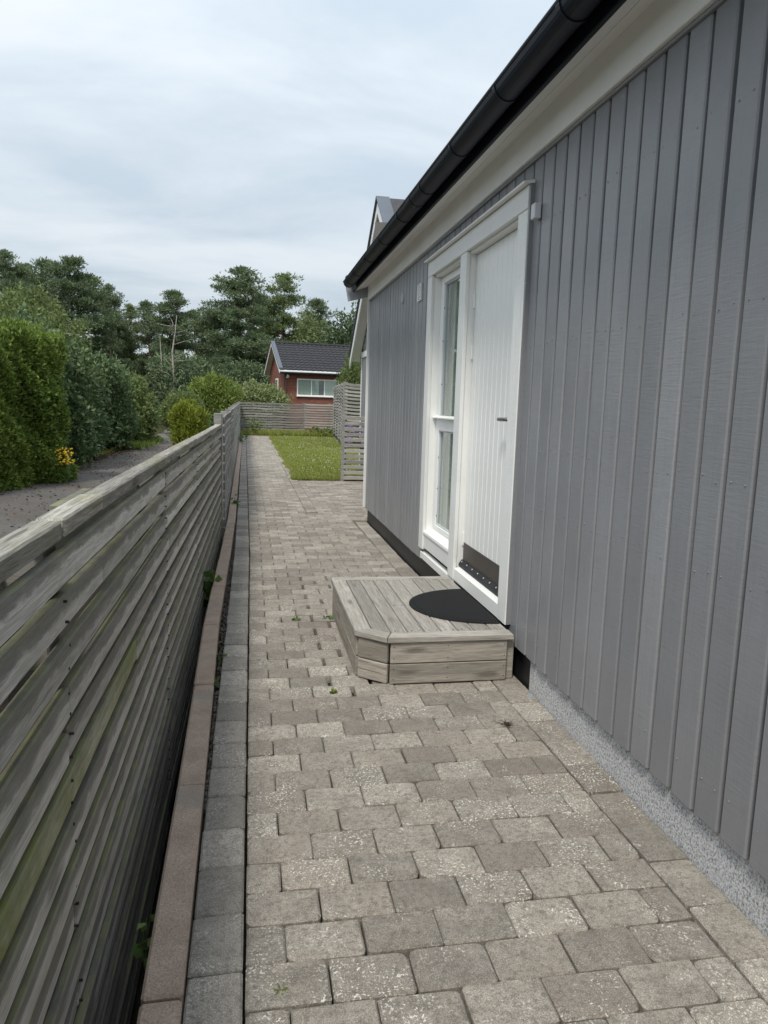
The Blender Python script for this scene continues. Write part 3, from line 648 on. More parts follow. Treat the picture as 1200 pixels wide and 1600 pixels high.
# vent grille, round cover, sensor
vg = empty('vent_grille', (1.40, 6.165, 2.39)); vg.parent = gar; vg.matrix_parent_inverse = WM[gar.name].inverted(); vg.matrix_basis = Matrix.Translation((1.40, 6.165, 2.39)); WM[vg.name] = Matrix.Translation((1.40, 6.165, 2.39))
for b in [(6.10, 6.115, 2.325, 2.465), (6.215, 6.23, 2.325, 2.465), (6.115, 6.215, 2.325, 2.337), (6.115, 6.215, 2.453, 2.465)]: part('frame', 'white_plain', vg, 1.388, 1.404, *b, bev=.002)
for i in range(6):
    m = MB(); z = 2.343 + i * .0185; m.prismY([(1.389, z), (1.402, z + .002), (1.402, z + .012), (1.389, z + .0105)], 6.115, 6.215); m.build('louvre', 'white_plain', vg)
MB().box(1.4025, 1.4043, 6.115, 6.215, 2.337, 2.453).build('backing', 'black_rubber', vg)
MB().tube([(1.391, 6.905, 2.452), (1.404, 6.905, 2.452)], [0.05, 0.058], 20).build('round_cover', 'verge_metal', gar)
se = part('sensor_box', 'sensor_plastic', gar, 1.366, 1.403, 3.548, 3.598, 2.378, 2.452, bev=.004)
# ================================================================== STEP
st = tag(empty('wooden_step', (0.95, 4.1, 0)), 'low weathered wooden step with a cut corner below the white door', 'step')
zt = 0.262; tk = 0.028
P = [(0.540, 4.835), (0.540, 3.655), (0.690, 3.515), (1.372, 3.515), (1.372, 4.835)]
def poly_plank(name, mat, poly, z0, z1, axis):    # chamfered flat board, own local X along the grain
    c = (sum(p[0] for p in poly) / len(poly), sum(p[1] for p in poly) / len(poly)); a = math.atan2(axis[1], axis[0])
    m = Matrix.Translation((c[0], c[1], (z0 + z1) / 2)) @ Matrix.Rotation(a, 4, 'Z'); mi = m.inverted()
    pl = [tuple((mi @ Vector((x, y, 0)))[:2]) for x, y in poly]; n = len(pl); h2 = (z1 - z0) / 2; b = 0.0035
    cx = sum(p[0] for p in pl) / n; cy = sum(p[1] for p in pl) / n
    def ins(i):
        p0 = Vector(pl[i - 1]); p1 = Vector(pl[i]); p2 = Vector(pl[(i + 1) % n]); d = ((p0 - p1).normalized() + (p2 - p1).normalized())
        d = d.normalized() if d.length > 1e-6 else Vector((0, 0)); q_ = p1 + d * b * 1.4; return tuple(q_)
    tp = [ins(i) for i in range(n)]
    vs = [(x, y, -h2) for x, y in pl] + [(x, y, h2 - b) for x, y in pl] + [(x, y, h2) for x, y in tp]
    fs = [tuple(range(n - 1, -1, -1)), tuple(range(2 * n, 3 * n))]
    for i in range(n):
        k = (i + 1) % n; fs += [(i, k, n + k, n + i), (n + i, n + k, 2 * n + k, 2 * n + i)]
    return MB().add(vs, fs).build(name, mat, st, m)
def ccw(p):
    a = sum(p[i][0] * p[(i + 1) % len(p)][1] - p[(i + 1) % len(p)][0] * p[i][1] for i in range(len(p))); return p if a > 0 else p[::-1]
bw = 0.088
poly_plank('plank', 'step_top_wood', ccw([(0.540, 4.832), (0.540, 3.658), (0.632, 3.685), (0.632, 4.760)]), zt - tk, zt, (0, 1))
poly_plank('plank', 'step_top_wood', ccw([(0.541, 3.654), (0.689, 3.517), (0.724, 3.600), (0.633, 3.681)]), zt - tk, zt, (.15, -.14))
poly_plank('plank', 'step_top_wood', ccw([(0.692, 3.515), (1.372, 3.515), (1.372, 3.598), (0.727, 3.598)]), zt - tk, zt, (1, 0))
poly_plank('plank', 'step_top_wood', ccw([(0.543, 4.835), (1.372, 4.835), (1.372, 4.766), (0.636, 4.766)]), zt - tk, zt, (1, 0))
nbp = 8; bw = (1.372 - 0.637) / nbp
for i in range(nbp):
    x0 = 0.637 + i * bw; x1 = x0 + bw - 0.0055; yb = 3.603
    if i == 0: pol = [(x0, 3.683), (x1, 3.608), (x1, 4.761), (x0, 4.761)]
    else: pol = [(x0, yb), (x1, yb), (x1, 4.761), (x0, 4.761)]
    poly_plank('plank', 'step_top_wood', ccw(pol), zt - tk - .001, zt - 0.0005 + rnd.uniform(-.0012, .0012), (0, 1))
def riser(a, b, z0, z1): return plank('riser_board', 'step_wood', st, (*a, (z0 + z1) / 2), (*b, (z0 + z1) / 2), 0.022, z1 - z0, 0.0035)
zs = [(0.006, 0.112), (0.117, zt - tk - 0.003)]
for z0, z1 in zs:
    riser((0.5625, 4.815), (0.5625, 3.672), z0, z1)
    riser((0.566, 3.662), (0.702, 3.5405), z0, z1)
    riser((0.712, 3.5375), (1.345, 3.5375), z0, z1)
    riser((0.575, 4.816), (1.365, 4.816), z0, z1)
part('corner_post', 'step_wood', st, 1.347, 1.392, 3.552, 3.60, 0.004, zt - tk - .003)
part('joist', 'step_wood', st, 0.60, 1.36, 4.10, 4.145, 0.01, zt - tk - .003)
nl = MB()
for i in range(nbp):
    x0 = 0.637 + i * bw
    for dx in (.022, .066):
        for yy in (3.625 if i else 3.70, 4.11, 4.735): nl.tube([(x0 + dx, yy + rnd.uniform(-.004, .004), zt - .004), (x0 + dx, yy, zt + .0006)], 0.003, 6)
for z0, z1 in zs:
    for x in (.73, 1.02, 1.33):
        for z in (z0 + .025, z1 - .025): nl.tube([(x, 3.5258, z), (x, 3.53, z)], 0.003, 6)
kind(nl.build('nail_heads', 'dark_nail', st), 'stuff')
# doormat
pts = [(1.358, 3.70), (1.358, 4.455)]
def half(a, b, n=40): return [(1.358 - a * math.cos(math.pi * (i / n - .5)), 4.0775 + b * math.sin(math.pi * (i / n - .5))) for i in range(n + 1)]
mt = MB(); z0 = zt + 0.0015; rings = [(0.425, .3775, z0), (0.425, .3775, z0 + .004), (0.41, .365, z0 + .007), (0.395, .352, z0 + .007), (0.388, .346, z0 + .010), (0.10, 0.09, z0 + .0105)]
vs = []; fs = []
for a, b, z in rings: vs += [(x, y, z) for x, y in half(a, b)]
K = 41
for r_ in range(len(rings) - 1):
    for i in range(K): fs.append((r_ * K + i, (r_ + 1) * K + i, (r_ + 1) * K + (i + 1) % K, r_ * K + (i + 1) % K))
fs += [tuple(range(K)), tuple(range((len(rings) - 1) * K + K - 1, (len(rings) - 1) * K - 1, -1))]
tag(mt.add(vs, [f[::-1] for f in fs]).build('doormat', 'mat'), 'black half round doormat lying on the wooden step', 'doormat')

# ================================================================== FENCES
def fx(y):     # front face of the near fence
    t = [(-3, -.40), (2.6, -.405), (3.6, -.395), (8.6, -.338)]
    for (a, b), (c, d) in zip(t, t[1:]):
        if a <= y <= c: return b + (d - b) * (y - a) / (c - a)
    return t[-1][1]
fen = tag(empty('slat_fence', (-0.42, 3, -0.29)), 'mossy weathered grey slat fence close beside the path, left foreground', 'fence')
posts = [-1.95, -0.15, 1.655, 3.50, 5.25, 7.0, 8.5]
ZTOP = 1.176
for yp in posts:
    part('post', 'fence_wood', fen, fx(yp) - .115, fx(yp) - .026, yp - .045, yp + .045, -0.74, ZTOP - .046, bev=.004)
rails = [-2.2, 1.650, 2.075, 3.545, 5.27, 7.02, 8.55]
for i, (a, b) in enumerate(zip(rails, rails[1:])):
    j = rnd.uniform(-.003, .003); tw = 0.005 if i == 1 else 0
    plank('top_rail', 'rail_wood', fen, (fx(a) - .031 + tw, a + .003, ZTOP - .0225 + j), (fx(b) - .031 + tw, b - .003, ZTOP - .0225 + j + rnd.uniform(-.002, .002)), 0.062, 0.044, 0.005)
slat_low0 = H_CAM - 0.402 * 1.005      # lower edge of the first slat below the rail
green = {(5, 0): 1}
nz = MB()
for k in range(17):
    zc = slat_low0 - k * 0.1058 + 0.0372; hh = 0.0745 + rnd.uniform(-.002, .002)
    if k == 0: br = [-2.2, 3.50, 7.0, 8.52]
    elif k == 1: br = [-2.2, 2.08, 5.25, 8.52]
    else:
        c = [rnd.sample(posts[1:-1], 2), rnd.sample(posts[1:-1], 1)][k % 2]; br = sorted(set([-2.2] + c + [8.52]))
        if k in (5,): br = [-2.2, 2.62, 5.25, 8.52]
    out_ = rnd.uniform(-.004, .004)
    for i, (a, b) in enumerate(zip(br, br[1:])):
        o1, o2 = out_ + rnd.uniform(-.003, .003), out_ + rnd.uniform(-.003, .003); z1, z2 = zc + rnd.uniform(-.004, .004), zc + rnd.uniform(-.004, .004)
        seg = [(a, b)]
        mid = 3.6 if a < 3 and b > 4.5 else None
        mat = 'fence_wood_green' if (k, i) in green else 'fence_wood'
        if mid:
            for s0, s1 in ((a, mid), (mid, b)):
                za = z1 + (z2 - z1) * (s0 - a) / (b - a); zb = z1 + (z2 - z1) * (s1 - a) / (b - a)
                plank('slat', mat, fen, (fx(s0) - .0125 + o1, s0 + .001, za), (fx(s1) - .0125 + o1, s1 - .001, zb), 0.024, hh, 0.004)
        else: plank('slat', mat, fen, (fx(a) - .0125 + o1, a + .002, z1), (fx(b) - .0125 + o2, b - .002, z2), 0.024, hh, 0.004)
    for yp in posts[1:]:
        for dz in (-.025, .025):
            yy = yp + rnd.uniform(-.015, .015); nz.tube([(fx(yy) + .0052, yy, zc + dz), (fx(yy) - .01, yy, zc + dz)], 0.0035, 6)
    if k < 15:   # boards on the road side, staggered behind the gaps
        zb = zc - 0.053
        for (a, b) in ((-2.2, 3.5), (3.505, 8.5)):
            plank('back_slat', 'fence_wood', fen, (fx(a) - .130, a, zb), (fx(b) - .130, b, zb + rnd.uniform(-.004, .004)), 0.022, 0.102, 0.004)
part('post_block', 'fence_wood', fen, fx(2) - .152, fx(2) - .120, 2.14, 2.54, 1.03, 1.138, bev=.004)
kind(nz.build('nail_heads', 'dark_nail', fen), 'stuff')

def slat_panel(parent, p0, p1, z0a, z1a, ztop0, ztop1, n, mat, hgt=0.08, thick=0.024, wave=0.0, seg=1, gap_from=0, nposts=3, side=1, bay=None):
    p0 = Vector((*p0, 0)); p1 = Vector((*p1, 0)); d = (p1 - p0); L = d.length; dn = d.normalized(); nrm = Vector((dn.y, -dn.x, 0)) * side
    nb_ = bay or 1
    for b in range(nb_):
        a0 = p0 + d * (b / nb_) + dn * .003; a1 = p0 + d * ((b + 1) / nb_) - dn * .003; j = rnd.uniform(-.012, .012)
        for k in range(n):
            t = (k + .5) / n
            za = lambda f: (z0a + (z1a - z0a) * f) + ((ztop0 + (ztop1 - ztop0) * f) - (z0a + (z1a - z0a) * f)) * t
            f0 = b / nb_; f1 = (b + 1) / nb_
            plank('slat', mat if not callable(mat) else mat(b, k), parent, (*a0[:2], za(f0) + j), (*a1[:2], za(f1) + j), thick, hgt, 0.004, wave=wave * (0.75 + .5 * rnd.random()), seg=seg, phase=b * 1.7 + p0.x)
    for i in range(nposts):
        c = p0 + d * (i / max(1, nposts - 1)) - nrm * 0.062; f = i / max(1, nposts - 1)
        zt_ = ztop0 + (ztop1 - ztop0) * f
        m = MB().cbox(-.045, .045, -.045, .045, -0.29 , zt_ + .01, .004).build('post', 'far_fence_wood', parent, Matrix.Translation((c.x, c.y, 0)))
f2 = tag(empty('slat_fence', (-0.4, 20, -0.29)), 'taller grey slat fence running on from the near fence to the corner', 'fence')
slat_panel(f2, (-0.315, 8.62), (-0.50, 33.0), -0.15, 0.02, 1.27, 1.42, 13, 'far_fence_wood', 0.082, wave=0.008, seg=6, nposts=12, side=1, bay=6)
part('end_post', 'far_fence_wood', f2, -0.425, -0.335, 8.56, 8.65, -0.29, 1.30, bev=.004)
f3 = tag(empty('slat_fence', (1.6, 33.1, 0)), 'low dark slat fence across the far end of the lawn', 'fence')
slat_panel(f3, (-0.52, 33.1), (2.35, 33.1), 0.06, 0.10, 1.43, 1.44, 12, 'far_fence_wood', 0.075, wave=0.012, seg=8, nposts=3, side=1, bay=2)
slat_panel(f3, (2.36, 33.0), (4.6, 33.0), 0.32, 0.32, 1.44, 1.46, 10, 'pale_fence_wood', 0.07, wave=0.008, seg=6, nposts=3, side=1, bay=1)
f4 = tag(empty('slat_fence', (3.4, 25, 0)), 'tall wavy slat fence turning the corner on the right of the lawn', 'fence')
slat_panel(f4, (3.02, 24.05), (3.55, 32.0), 0.12, 0.20, 2.17, 2.22, 18, 'pale_fence_wood', 0.066, wave=0.03, seg=8, nposts=5, side=-1, bay=3)
slat_panel(f4, (3.02, 24.0), (6.6, 24.0), 0.08, 0.08, 2.18, 2.20, 18, 'pale_fence_wood', 0.066, wave=0.03, seg=10, nposts=3, side=1, bay=2)
slat_panel(f4, (3.16, 24.14), (3.67, 32.0), 0.06, 0.14, 2.11, 2.16, 18, 'screen_wood', 0.09, nposts=0, bay=1)
slat_panel(f4, (3.14, 24.13), (6.6, 24.13), 0.02, 0.02, 2.12, 2.14, 18, 'screen_wood', 0.09, nposts=0, bay=1)
f5 = tag(empty('garden_screen', (2.3, 13.62, 0)), 'low open slat screen at the edge of the lawn beside the garage corner', 'fence')
slat_panel(f5, (1.725, 13.62), (3.6, 13.62), 0.015, 0.015, 1.25, 1.25, 12, 'pale_fence_wood', 0.066, nposts=4, side=1, bay=1)
part('base_beam', 'bark', f5, 1.73, 3.6, 13.635, 13.68, 0.005, 0.07)
plank('brace', 'far_fence_wood', f5, (1.90, 13.72, 0.75), (3.2, 13.72, 0.12), 0.025, 0.09)

# ================================================================== MAIN HOUSE (gable beyond the garage)
mh = tag(empty('house', (5, 13, 0)), 'grey gabled house with dark roof rising behind the garage', 'house')
apexY, apexZ, tn = 12.9, 4.92, 0.775; XG = 2.12
zs_ = lambda y: apexZ - abs(y - apexY) * tn
wall = MB(); xw2 = 2.36; wy0, wy1 = 9.3, 15.72
wall.prismX([(wy0, -.05), (wy1, -.05), (wy1, 2.45), (apexY + .35, zs_(apexY + .35) - .12), (apexY - .35, zs_(apexY - .35) - .12), (wy0, 2.0)], xw2, 12)
wall.build('wall', 'grey_paint', mh)
for i in range(30):
    yy = wy1 - .07 - i * .135; ztop = zs_(yy) - .16
    part('wall_board', 'grey_paint', mh, xw2 - .022, xw2 - .002, yy - .062, yy + .062, 2.57 if ztop > 2.7 else 0.2, ztop if ztop > 2.7 else 2.43)
    if ztop > 2.7: part('wall_board', 'grey_paint', mh, xw2 - .022, xw2 - .002, yy - .062, yy + .062, 0.2, 2.43)
part('trim_band', 'white_plain', mh, xw2 - .04, xw2 - .003, 12.6, 15.735, 2.44, 2.56)
part('corner_trim', 'white_plain', mh, xw2 - .035, xw2 + .10, 15.722, 15.75, 0.1, 2.43)
hf = MB()
def slope(mb, y0, y1, dz0, dz1, x0, x1):
    mb.prismX([(y0, zs_(y0) + dz0), (y1, zs_(y1) + dz0), (y1, zs_(y1) + dz1), (y0, zs_(y0) + dz1)], x0, x1)
EY = 15.17
slope(hf, apexY + .001, EY + .9, 0.0, 0.06, XG + .03, 12); slope(hf, 9.0, apexY - .001, 0.0, 0.06, XG + .03, 12); hf.build('roof', 'dark_roof', mh)
sf = MB(); slope(sf, apexY + .02, EY + .88, -.10, -.006, XG + .035, xw2 - .025); slope(sf, 9.05, apexY - .02, -.10, -.006, XG + .035, xw2 - .025); sf.build('soffit', 'soffit_white', mh)
for (a, b) in ((apexY + .003, EY + .95), (9.0, apexY - .003)):
    bb = MB(); slope(bb, a, b, -.20, -.02, XG, XG + .028); bb.build('barge_board', 'white_plain', mh)
    bb = MB(); slope(bb, a, b, 0.062, 0.085, XG - .03, XG + .20); bb.build('verge_flashing', 'slate_metal', mh)

# ================================================================== RED BRICK HOUSE
rh_m = Matrix.Translation((1.83, 42.4, -.05)) @ Matrix.Rotation(R(6), 4, 'Z')
rh = bpy.data.objects.new('brick_house', None); put(rh, None, rh_m)
tag(rh, 'small red brick house with dark tiled roof behind the lawn fence', 'house')
def rb(name, mat, mb, parent=None, smooth=False): return mb.build(name, mat, parent or rh, rh_m, smooth)
Lh, Dh, ez, rz = 9.0, 6.2, 3.50, 5.02
wl = MB(); wl.prismX([(0, -.4), (Dh, -.4), (Dh, ez), (Dh / 2, rz - .12), (0, ez)], 0, Lh)
rb('wall', 'brick', wl)
hs = (rz - ez) / (Dh / 2)
# tiled roof: rows of pan tiles, each row stepping over the one below
tiles = MB(); rows = 11; cols = 34; x0r, x1r = -0.32, Lh + .3
for s_ in (0, 1):
    for r_ in range(rows):
        t0 = -0.42 + (Dh / 2 + .42) * r_ / rows; t1 = -0.42 + (Dh / 2 + .42) * (r_ + 1) / rows
        vs = []; fs = []; sub = 6; nc = cols * sub if s_ == 0 else cols
        for i in range(nc + 1):
            x = x0r + (x1r - x0r) * i / nc; u = (i % sub) / sub if s_ == 0 else 0
            wv = 0.032 * (math.sin(u * 2 * math.pi) * .6 + .4)
            for tt, dz in ((t0, -0.01), (t0, 0.05), (t1, 0.012)):
                yy = tt if s_ == 0 else Dh - tt; vs.append((x, yy, ez + hs * tt + dz + wv + .05))
        for i in range(nc):
            a = i * 3; b = a + 3
            for q_ in ((a, b, b + 1, a + 1), (a + 1, b + 1, b + 2, a + 2)): fs.append(q_ if s_ == 0 else q_[::-1])
        tiles.add(vs, fs)
roof = rb('roof', 'roof_tile', tiles)
rg = MB(); nrt = 26
for i in range(nrt):
    a = x0r + (x1r - x0r) * i / nrt; b = x0r + (x1r - x0r) * (i + 1) / nrt + .02; rg.tube([(a, Dh / 2, rz + .09), (b, Dh / 2, rz + .075)], [0.095, 0.075], 8)
rb('ridge_tiles', 'roof_tile', rg, roof)
rd = MB()
for s_ in (0, 1):
    f = (lambda y: y) if s_ == 0 else (lambda y: Dh - y)
    pr = [(f(-.42), ez - hs * .42 - .02), (f(Dh / 2), rz - .02), (f(Dh / 2), rz + .035), (f(-.42), ez - hs * .42 + .035)]
    rd.prismX(pr if s_ == 0 else pr[::-1], -.30, Lh + .28)
rb('roof_deck', 'soffit_white', rd)
for s_ in (0, 1):
    f = (lambda y: y) if s_ == 0 else (lambda y: Dh - y)
    pr = [(f(-.45), ez - hs * .45 - .12), (f(Dh / 2), rz - .09), (f(Dh / 2), rz + .10), (f(-.45), ez - hs * .45 + .10)]
    rb('barge_board', 'white_plain', MB().prismX(pr if s_ == 0 else pr[::-1], -.345, -.31))
    pr = [(f(-.46), ez - hs * .46 + .105), (f(Dh / 2), rz + .105), (f(Dh / 2), rz + .19), (f(-.46), ez - hs * .46 + .18)]
    rb('verge_flashing', 'slate_metal', MB().prismX(pr if s_ == 0 else pr[::-1], -.37, -.14))
rb('fascia', 'white_plain', MB().box(-.30, Lh + .28, -.455, -.43, ez - hs * .43 - .07, ez - hs * .43 - .0))
rb('eaves_gutter', 'gutter_metal', MB().tube([(-.3, -.52, ez - .32), (Lh + .28, -.52, ez - .32)], .06, 8))
rb('downpipe', 'brown_steel', MB().tube([(.06, -.50, ez - .36), (.06, -.10, ez - .60), (.06, -.07, -.3)], .04, 8))
lm = rb('wall_lamp', 'globe_glass', MB().ball((.16, -.16, 3.0), .12)); rb('lamp_arm', 'dark_nail', MB().tube([(.16, 0, 3.0), (.16, -.1, 3.0)], .02, 6), lm)
def rwindow(x0, x1, z0, z1, n):
    w_ = rb('window', 'white_plain', MB().cbox(x0, x1, -.05, .01, z1 - .075, z1).cbox(x0, x1, -.05, .01, z0, z0 + .075).cbox(x0, x0 + .075, -.05, .01, z0 + .075, z1 - .075).cbox(x1 - .075, x1, -.05, .01, z0 + .075, z1 - .075))
    pw = (x1 - x0 - .15) / n
    rb('sill', 'white_plain', MB().cbox(x0 - .04, x1 + .04, -.10, .0, z0 - .04, z0 - .002), w_)
    rb('room', 'interior', MB().box(x0 + .03, x1 - .03, -.012, -.008, z0 + .03, z1 - .03), w_)
    for i in range(n):
        a = x0 + .075 + i * pw
        if i: rb('mullion', 'white_plain', MB().cbox(a - .03, a + .03, -.048, -.006, z0 + .076, z1 - .076), w_)
        rb('pane', 'glass', MB().box(a + .03, a + pw - .03, -.030, -.026, z0 + .07, z1 - .07), w_)
        rb('curtain', 'curtain', MB().box(a + .04, a + pw - .04 - (.3 if i == 1 else 0), -.018, -.014, z0 + .10, z1 - .07), w_)
rwindow(0.74, 3.20, 1.92, 2.90, 3)
rb('side_window', 'white_plain', MB().cbox(-.05, .01, 2.3, 3.3, 1.95, 2.95))
rb('side_pane', 'glass', MB().box(-.056, -.052, 2.4, 3.2, 2.05, 2.85))

# ================================================================== VEGETATION
def mesh_obj(name, me, parent=None, m=None): return put(bpy.data.objects.new(name, me), parent, m)
def limb(mb, p0, p1, r0, r1, n=6, k=4, bend=.1):
    p0 = Vector(p0); p1 = Vector(p1); L = (p1 - p0).length; pts = []; rr = []
    bx_ = Vector((rnd.uniform(-1, 1), rnd.uniform(-1, 1), rnd.uniform(-.4, .4))) * L * bend
    for i in range(k + 1):
        t = i / k; pts.append(p0.lerp(p1, t) + bx_ * math.sin(t * math.pi)); rr.append(r0 + (r1 - r0) * t)
    mb.tube(pts, rr, n)
def pine(H, zb, Rm, seed, mat='pine_needles', top=0.55, ntuft=60, dens=1.0):
    global G
    G = np.random.default_rng(seed); rnd.seed(seed)
    tr = MB(); lean = (rnd.uniform(-.3, .3), rnd.uniform(-.3, .3))
    ax = lambda z: Vector((lean[0] * z / H + .1 * math.sin(z * .7 + seed), lean[1] * z / H + .1 * math.cos(z * .9 + seed), z))
    zs2 = [H * i / 9 for i in range(10)]; tr.tube([ax(z) for z in zs2], [max(.03, .22 * (1 - z / H) ** .8 * H / 11) for z in zs2], 8)
    C = []; z = zb
    while z < H - .15:
        t = (z - zb) / (H - zb); Rz = Rm * (1 - t ** 1.9) ** .75 * (0.65 + .35 * min(1, t / .22)) + .25
        for i in range(rnd.choice((3, 4, 4, 5))):
            if rnd.random() > dens: continue
            a = rnd.uniform(0, 2 * math.pi); L = Rz * rnd.uniform(.45, 1.12); up = rnd.uniform(-.05, .38) * L * (0.4 + t)
            b = ax(z); e = b + Vector((math.cos(a) * L, math.sin(a) * L, up)); limb(tr, b, e, .05 * (1 - t * .6), .012, 4, 3, .08)
            m = max(1, int(L / .55))
            for j in range(m):
                f = 0.38 + .62 * (j + rnd.random()) / m; c = b.lerp(e, f); sd = rnd.uniform(-.35, .35) * L * .45
                C.append((c.x - math.sin(a) * sd, c.y + math.cos(a) * sd, c.z + rnd.uniform(.02, .2), rnd.uniform(.26, .58) * (0.75 + .3 * Rm / 3), a))
        z += rnd.uniform(.28, .5) * H / 11
    C.append((*ax(H - .1), .3, 0)); C = np.array(C); n = len(C)
    idx = np.repeat(np.arange(n), ntuft); N = len(idx); u = G.normal(size=(N, 3)) * .55
    rad = C[idx, 3][:, None]; P = C[idx, :3] + u * rad * np.array([1.1, 1.1, .42])
    Q = []
    for k in range(3):
        D = unit(u * np.array([1, 1, .5]) + G.normal(size=(N, 3)) * .55 + np.array([0, 0, .55])); Q.append(leaves(P, D, .23, .055, .05))
    return tr.mesh('trunk', 'pine_bark', True), quads_mesh('crown', np.concatenate(Q), mat)
def tree_from(meshes, name, loc, rz, sc, label, cat='tree', group=None):
    m = Matrix.Translation(loc) @ Matrix.Rotation(rz, 4, 'Z') @ Matrix.Diagonal((*sc, 1)); o = bpy.data.objects.new(name, None); put(o, None, m)
    mesh_obj('trunk', meshes[0], o, m); mesh_obj('crown', meshes[1], o, m); return tag(o, label, cat, group)
pines = [pine(11.8, 2.2, 3.3, 21, ntuft=66), pine(11.2, 3.4, 2.2, 22, 'pine_needles_light'), pine(10.4, 4.2, 2.6, 23), pine(9.6, 3.0, 2.3, 24, dens=.85)]
GP = 'pines in the wood beyond the road'
def PT(v, px, top, Y, H0, lab, wide=1.0, rz=None):
    r = MW @ np.array([px - 600, top - 800, 1130.0]); t = Y / r[1]; X = r[0] * t; z = H_CAM + r[2] * t
    s_ = (z + .29) / H0; tree_from(pines[v], 'pine_tree', (X, Y, -.29), rnd.uniform(0, 6) if rz is None else rz, (s_ * wide, s_ * wide, s_), lab, 'tree', GP)
PT(0, 372, 418, 58, 11.8, 'tallest broad dark pine left of the red brick house', 1.1)
PT(1, 448, 430, 61, 11.2, 'slimmer light green pine just right of the tallest pine')
PT(3, 500, 472, 64, 9.6, 'pine rising directly above the brick house roof', 1.0)
PT(2, 264, 457, 63, 10.4, 'open crowned pine above the bare dead trunk', 0.85)
PT(3, 232, 474, 66, 9.6, 'thin pine with gaps left of the open crowned pine', 0.8)
PT(1, 205, 478, 70, 11.2, 'small thin pine at the low point of the skyline', 0.75)
PT(0, 172, 446, 66, 11.8, 'narrow dark pine right of the layered pine', 0.6)
PT(2, 116, 408, 60, 10.4, 'layered pine with flat branches above the laurel bushes', 1.0)
PT(3, 70, 412, 66, 9.6, 'dark pine just left of the layered pine behind the pale tree', 1.0)
PT(0, 8, 394, 57, 11.8, 'tall pine cut by the left edge of the picture', 0.8)
PT(3, 305, 488, 70, 9.6, 'low pine between dead trunk and tallest pine', 0.9)
PT(1, 575, 462, 62, 11.2, 'pine tip showing beside the garage eave', 0.9)
PT(1, 328, 492, 74, 11.2, 'thin pine between the low pine and the tallest pine', 0.9)
PT(2, 412, 462, 72, 10.4, 'pine crown filling the gap behind the two biggest pines', 0.9)
PT(3, 145, 436, 69, 9.6, 'pine crown just right of the layered pine', 1.0)
PT(0, 38, 414, 70, 11.8, 'dark pine second from the left picture edge', 0.75)

def bush_mesh(blobs, n, ll, lw, mat, seed, up=.35, shell=.35, lump=.18, fold=.15):
    global G
    G = np.random.default_rng(seed); B = np.array(blobs, float); wgt = B[:, 3] * B[:, 4] + B[:, 4] * B[:, 5] + B[:, 3] * B[:, 5]; idx = G.choice(len(B), n, p=wgt / wgt.sum())
    u = unit(G.normal(size=(n, 3))); lum = 1 + lump * np.sin(u[:, 0] * 7 + idx * 1.7 + seed) * np.cos(u[:, 1] * 6 + seed) + lump * .6 * np.sin(u[:, 2] * 11 + idx * 2.3 + u[:, 0] * 9)
    rr = (1 - shell * G.uniform(0, 1, n) ** 1.6) * lum
    P = B[idx, :3] + u * rr[:, None] * B[idx, 3:6]
    D = unit(u * .55 + G.normal(size=(n, 3)) * .8 + np.array([0, 0, up])); keep = P[:, 2] > -.27
    return quads_mesh('foliage', leaves(P[keep], D[keep], ll, lw, fold), mat)
def bush(name, label, blobs, n, ll, lw, mat, seed, cat='shrub', group=None, core=True, up=.35, **kw):
    B = np.array(blobs, float); c = (float(B[:, 0].mean()), float(B[:, 1].mean()), -.29); e = tag(empty(name, c), label, cat, group)
    mesh_obj('foliage', bush_mesh(blobs, n, ll, lw, mat, seed, up, **kw), e)
    sm = MB(); rnd.seed(seed)
    for b in blobs[:7]:
        for i in range(3): limb(sm, (b[0] + rnd.uniform(-.2, .2) * b[3], b[1] + rnd.uniform(-.2, .2) * b[4], -.29), (b[0] + rnd.uniform(-.6, .6) * b[3], b[1] + rnd.uniform(-.6, .6) * b[4], b[2] + rnd.uniform(0, .7) * b[5]), .035, .01, 5)
    sm.build('stem', 'bark', e, smooth=True); return e
rs = np.random.default_rng(5)
def lump(cx, cy, zt_, rx, ry, n, seed, z0=-.2, spikes=0):
    r = random.Random(seed); out_ = []
    for i in range(n):
        a = r.uniform(0, 6.28); f = r.uniform(.15, .62); z = z0 + (zt_ - z0) * r.uniform(.22, .80); k = r.uniform(.32, .5)
        out_.append((cx + math.cos(a) * rx * f, cy + math.sin(a) * ry * f, z, rx * k * 1.1, ry * k * 1.1, min(zt_ - z, (zt_ - z0) * r.uniform(.18, .3)) + .05))
    for i in range(spikes):
        a = r.uniform(0, 6.28); f = r.uniform(0, .8) ** .7; hgt_ = (zt_ - z0) * r.uniform(.10, .22); out_.append((cx + math.cos(a) * rx * f, cy + math.sin(a) * ry * f, z0 + (zt_ - z0) * (.98 - .42 * f * f), rx * .09, ry * .09, hgt_))
    out_.append((cx, cy, z0 + (zt_ - z0) * .22, rx * .8, ry * .8, (zt_ - z0) * .26))
    out_.append((cx, cy, z0 + (zt_ - z0) * .45, rx * .72, ry * .72, (zt_ - z0) * .5)); return out_
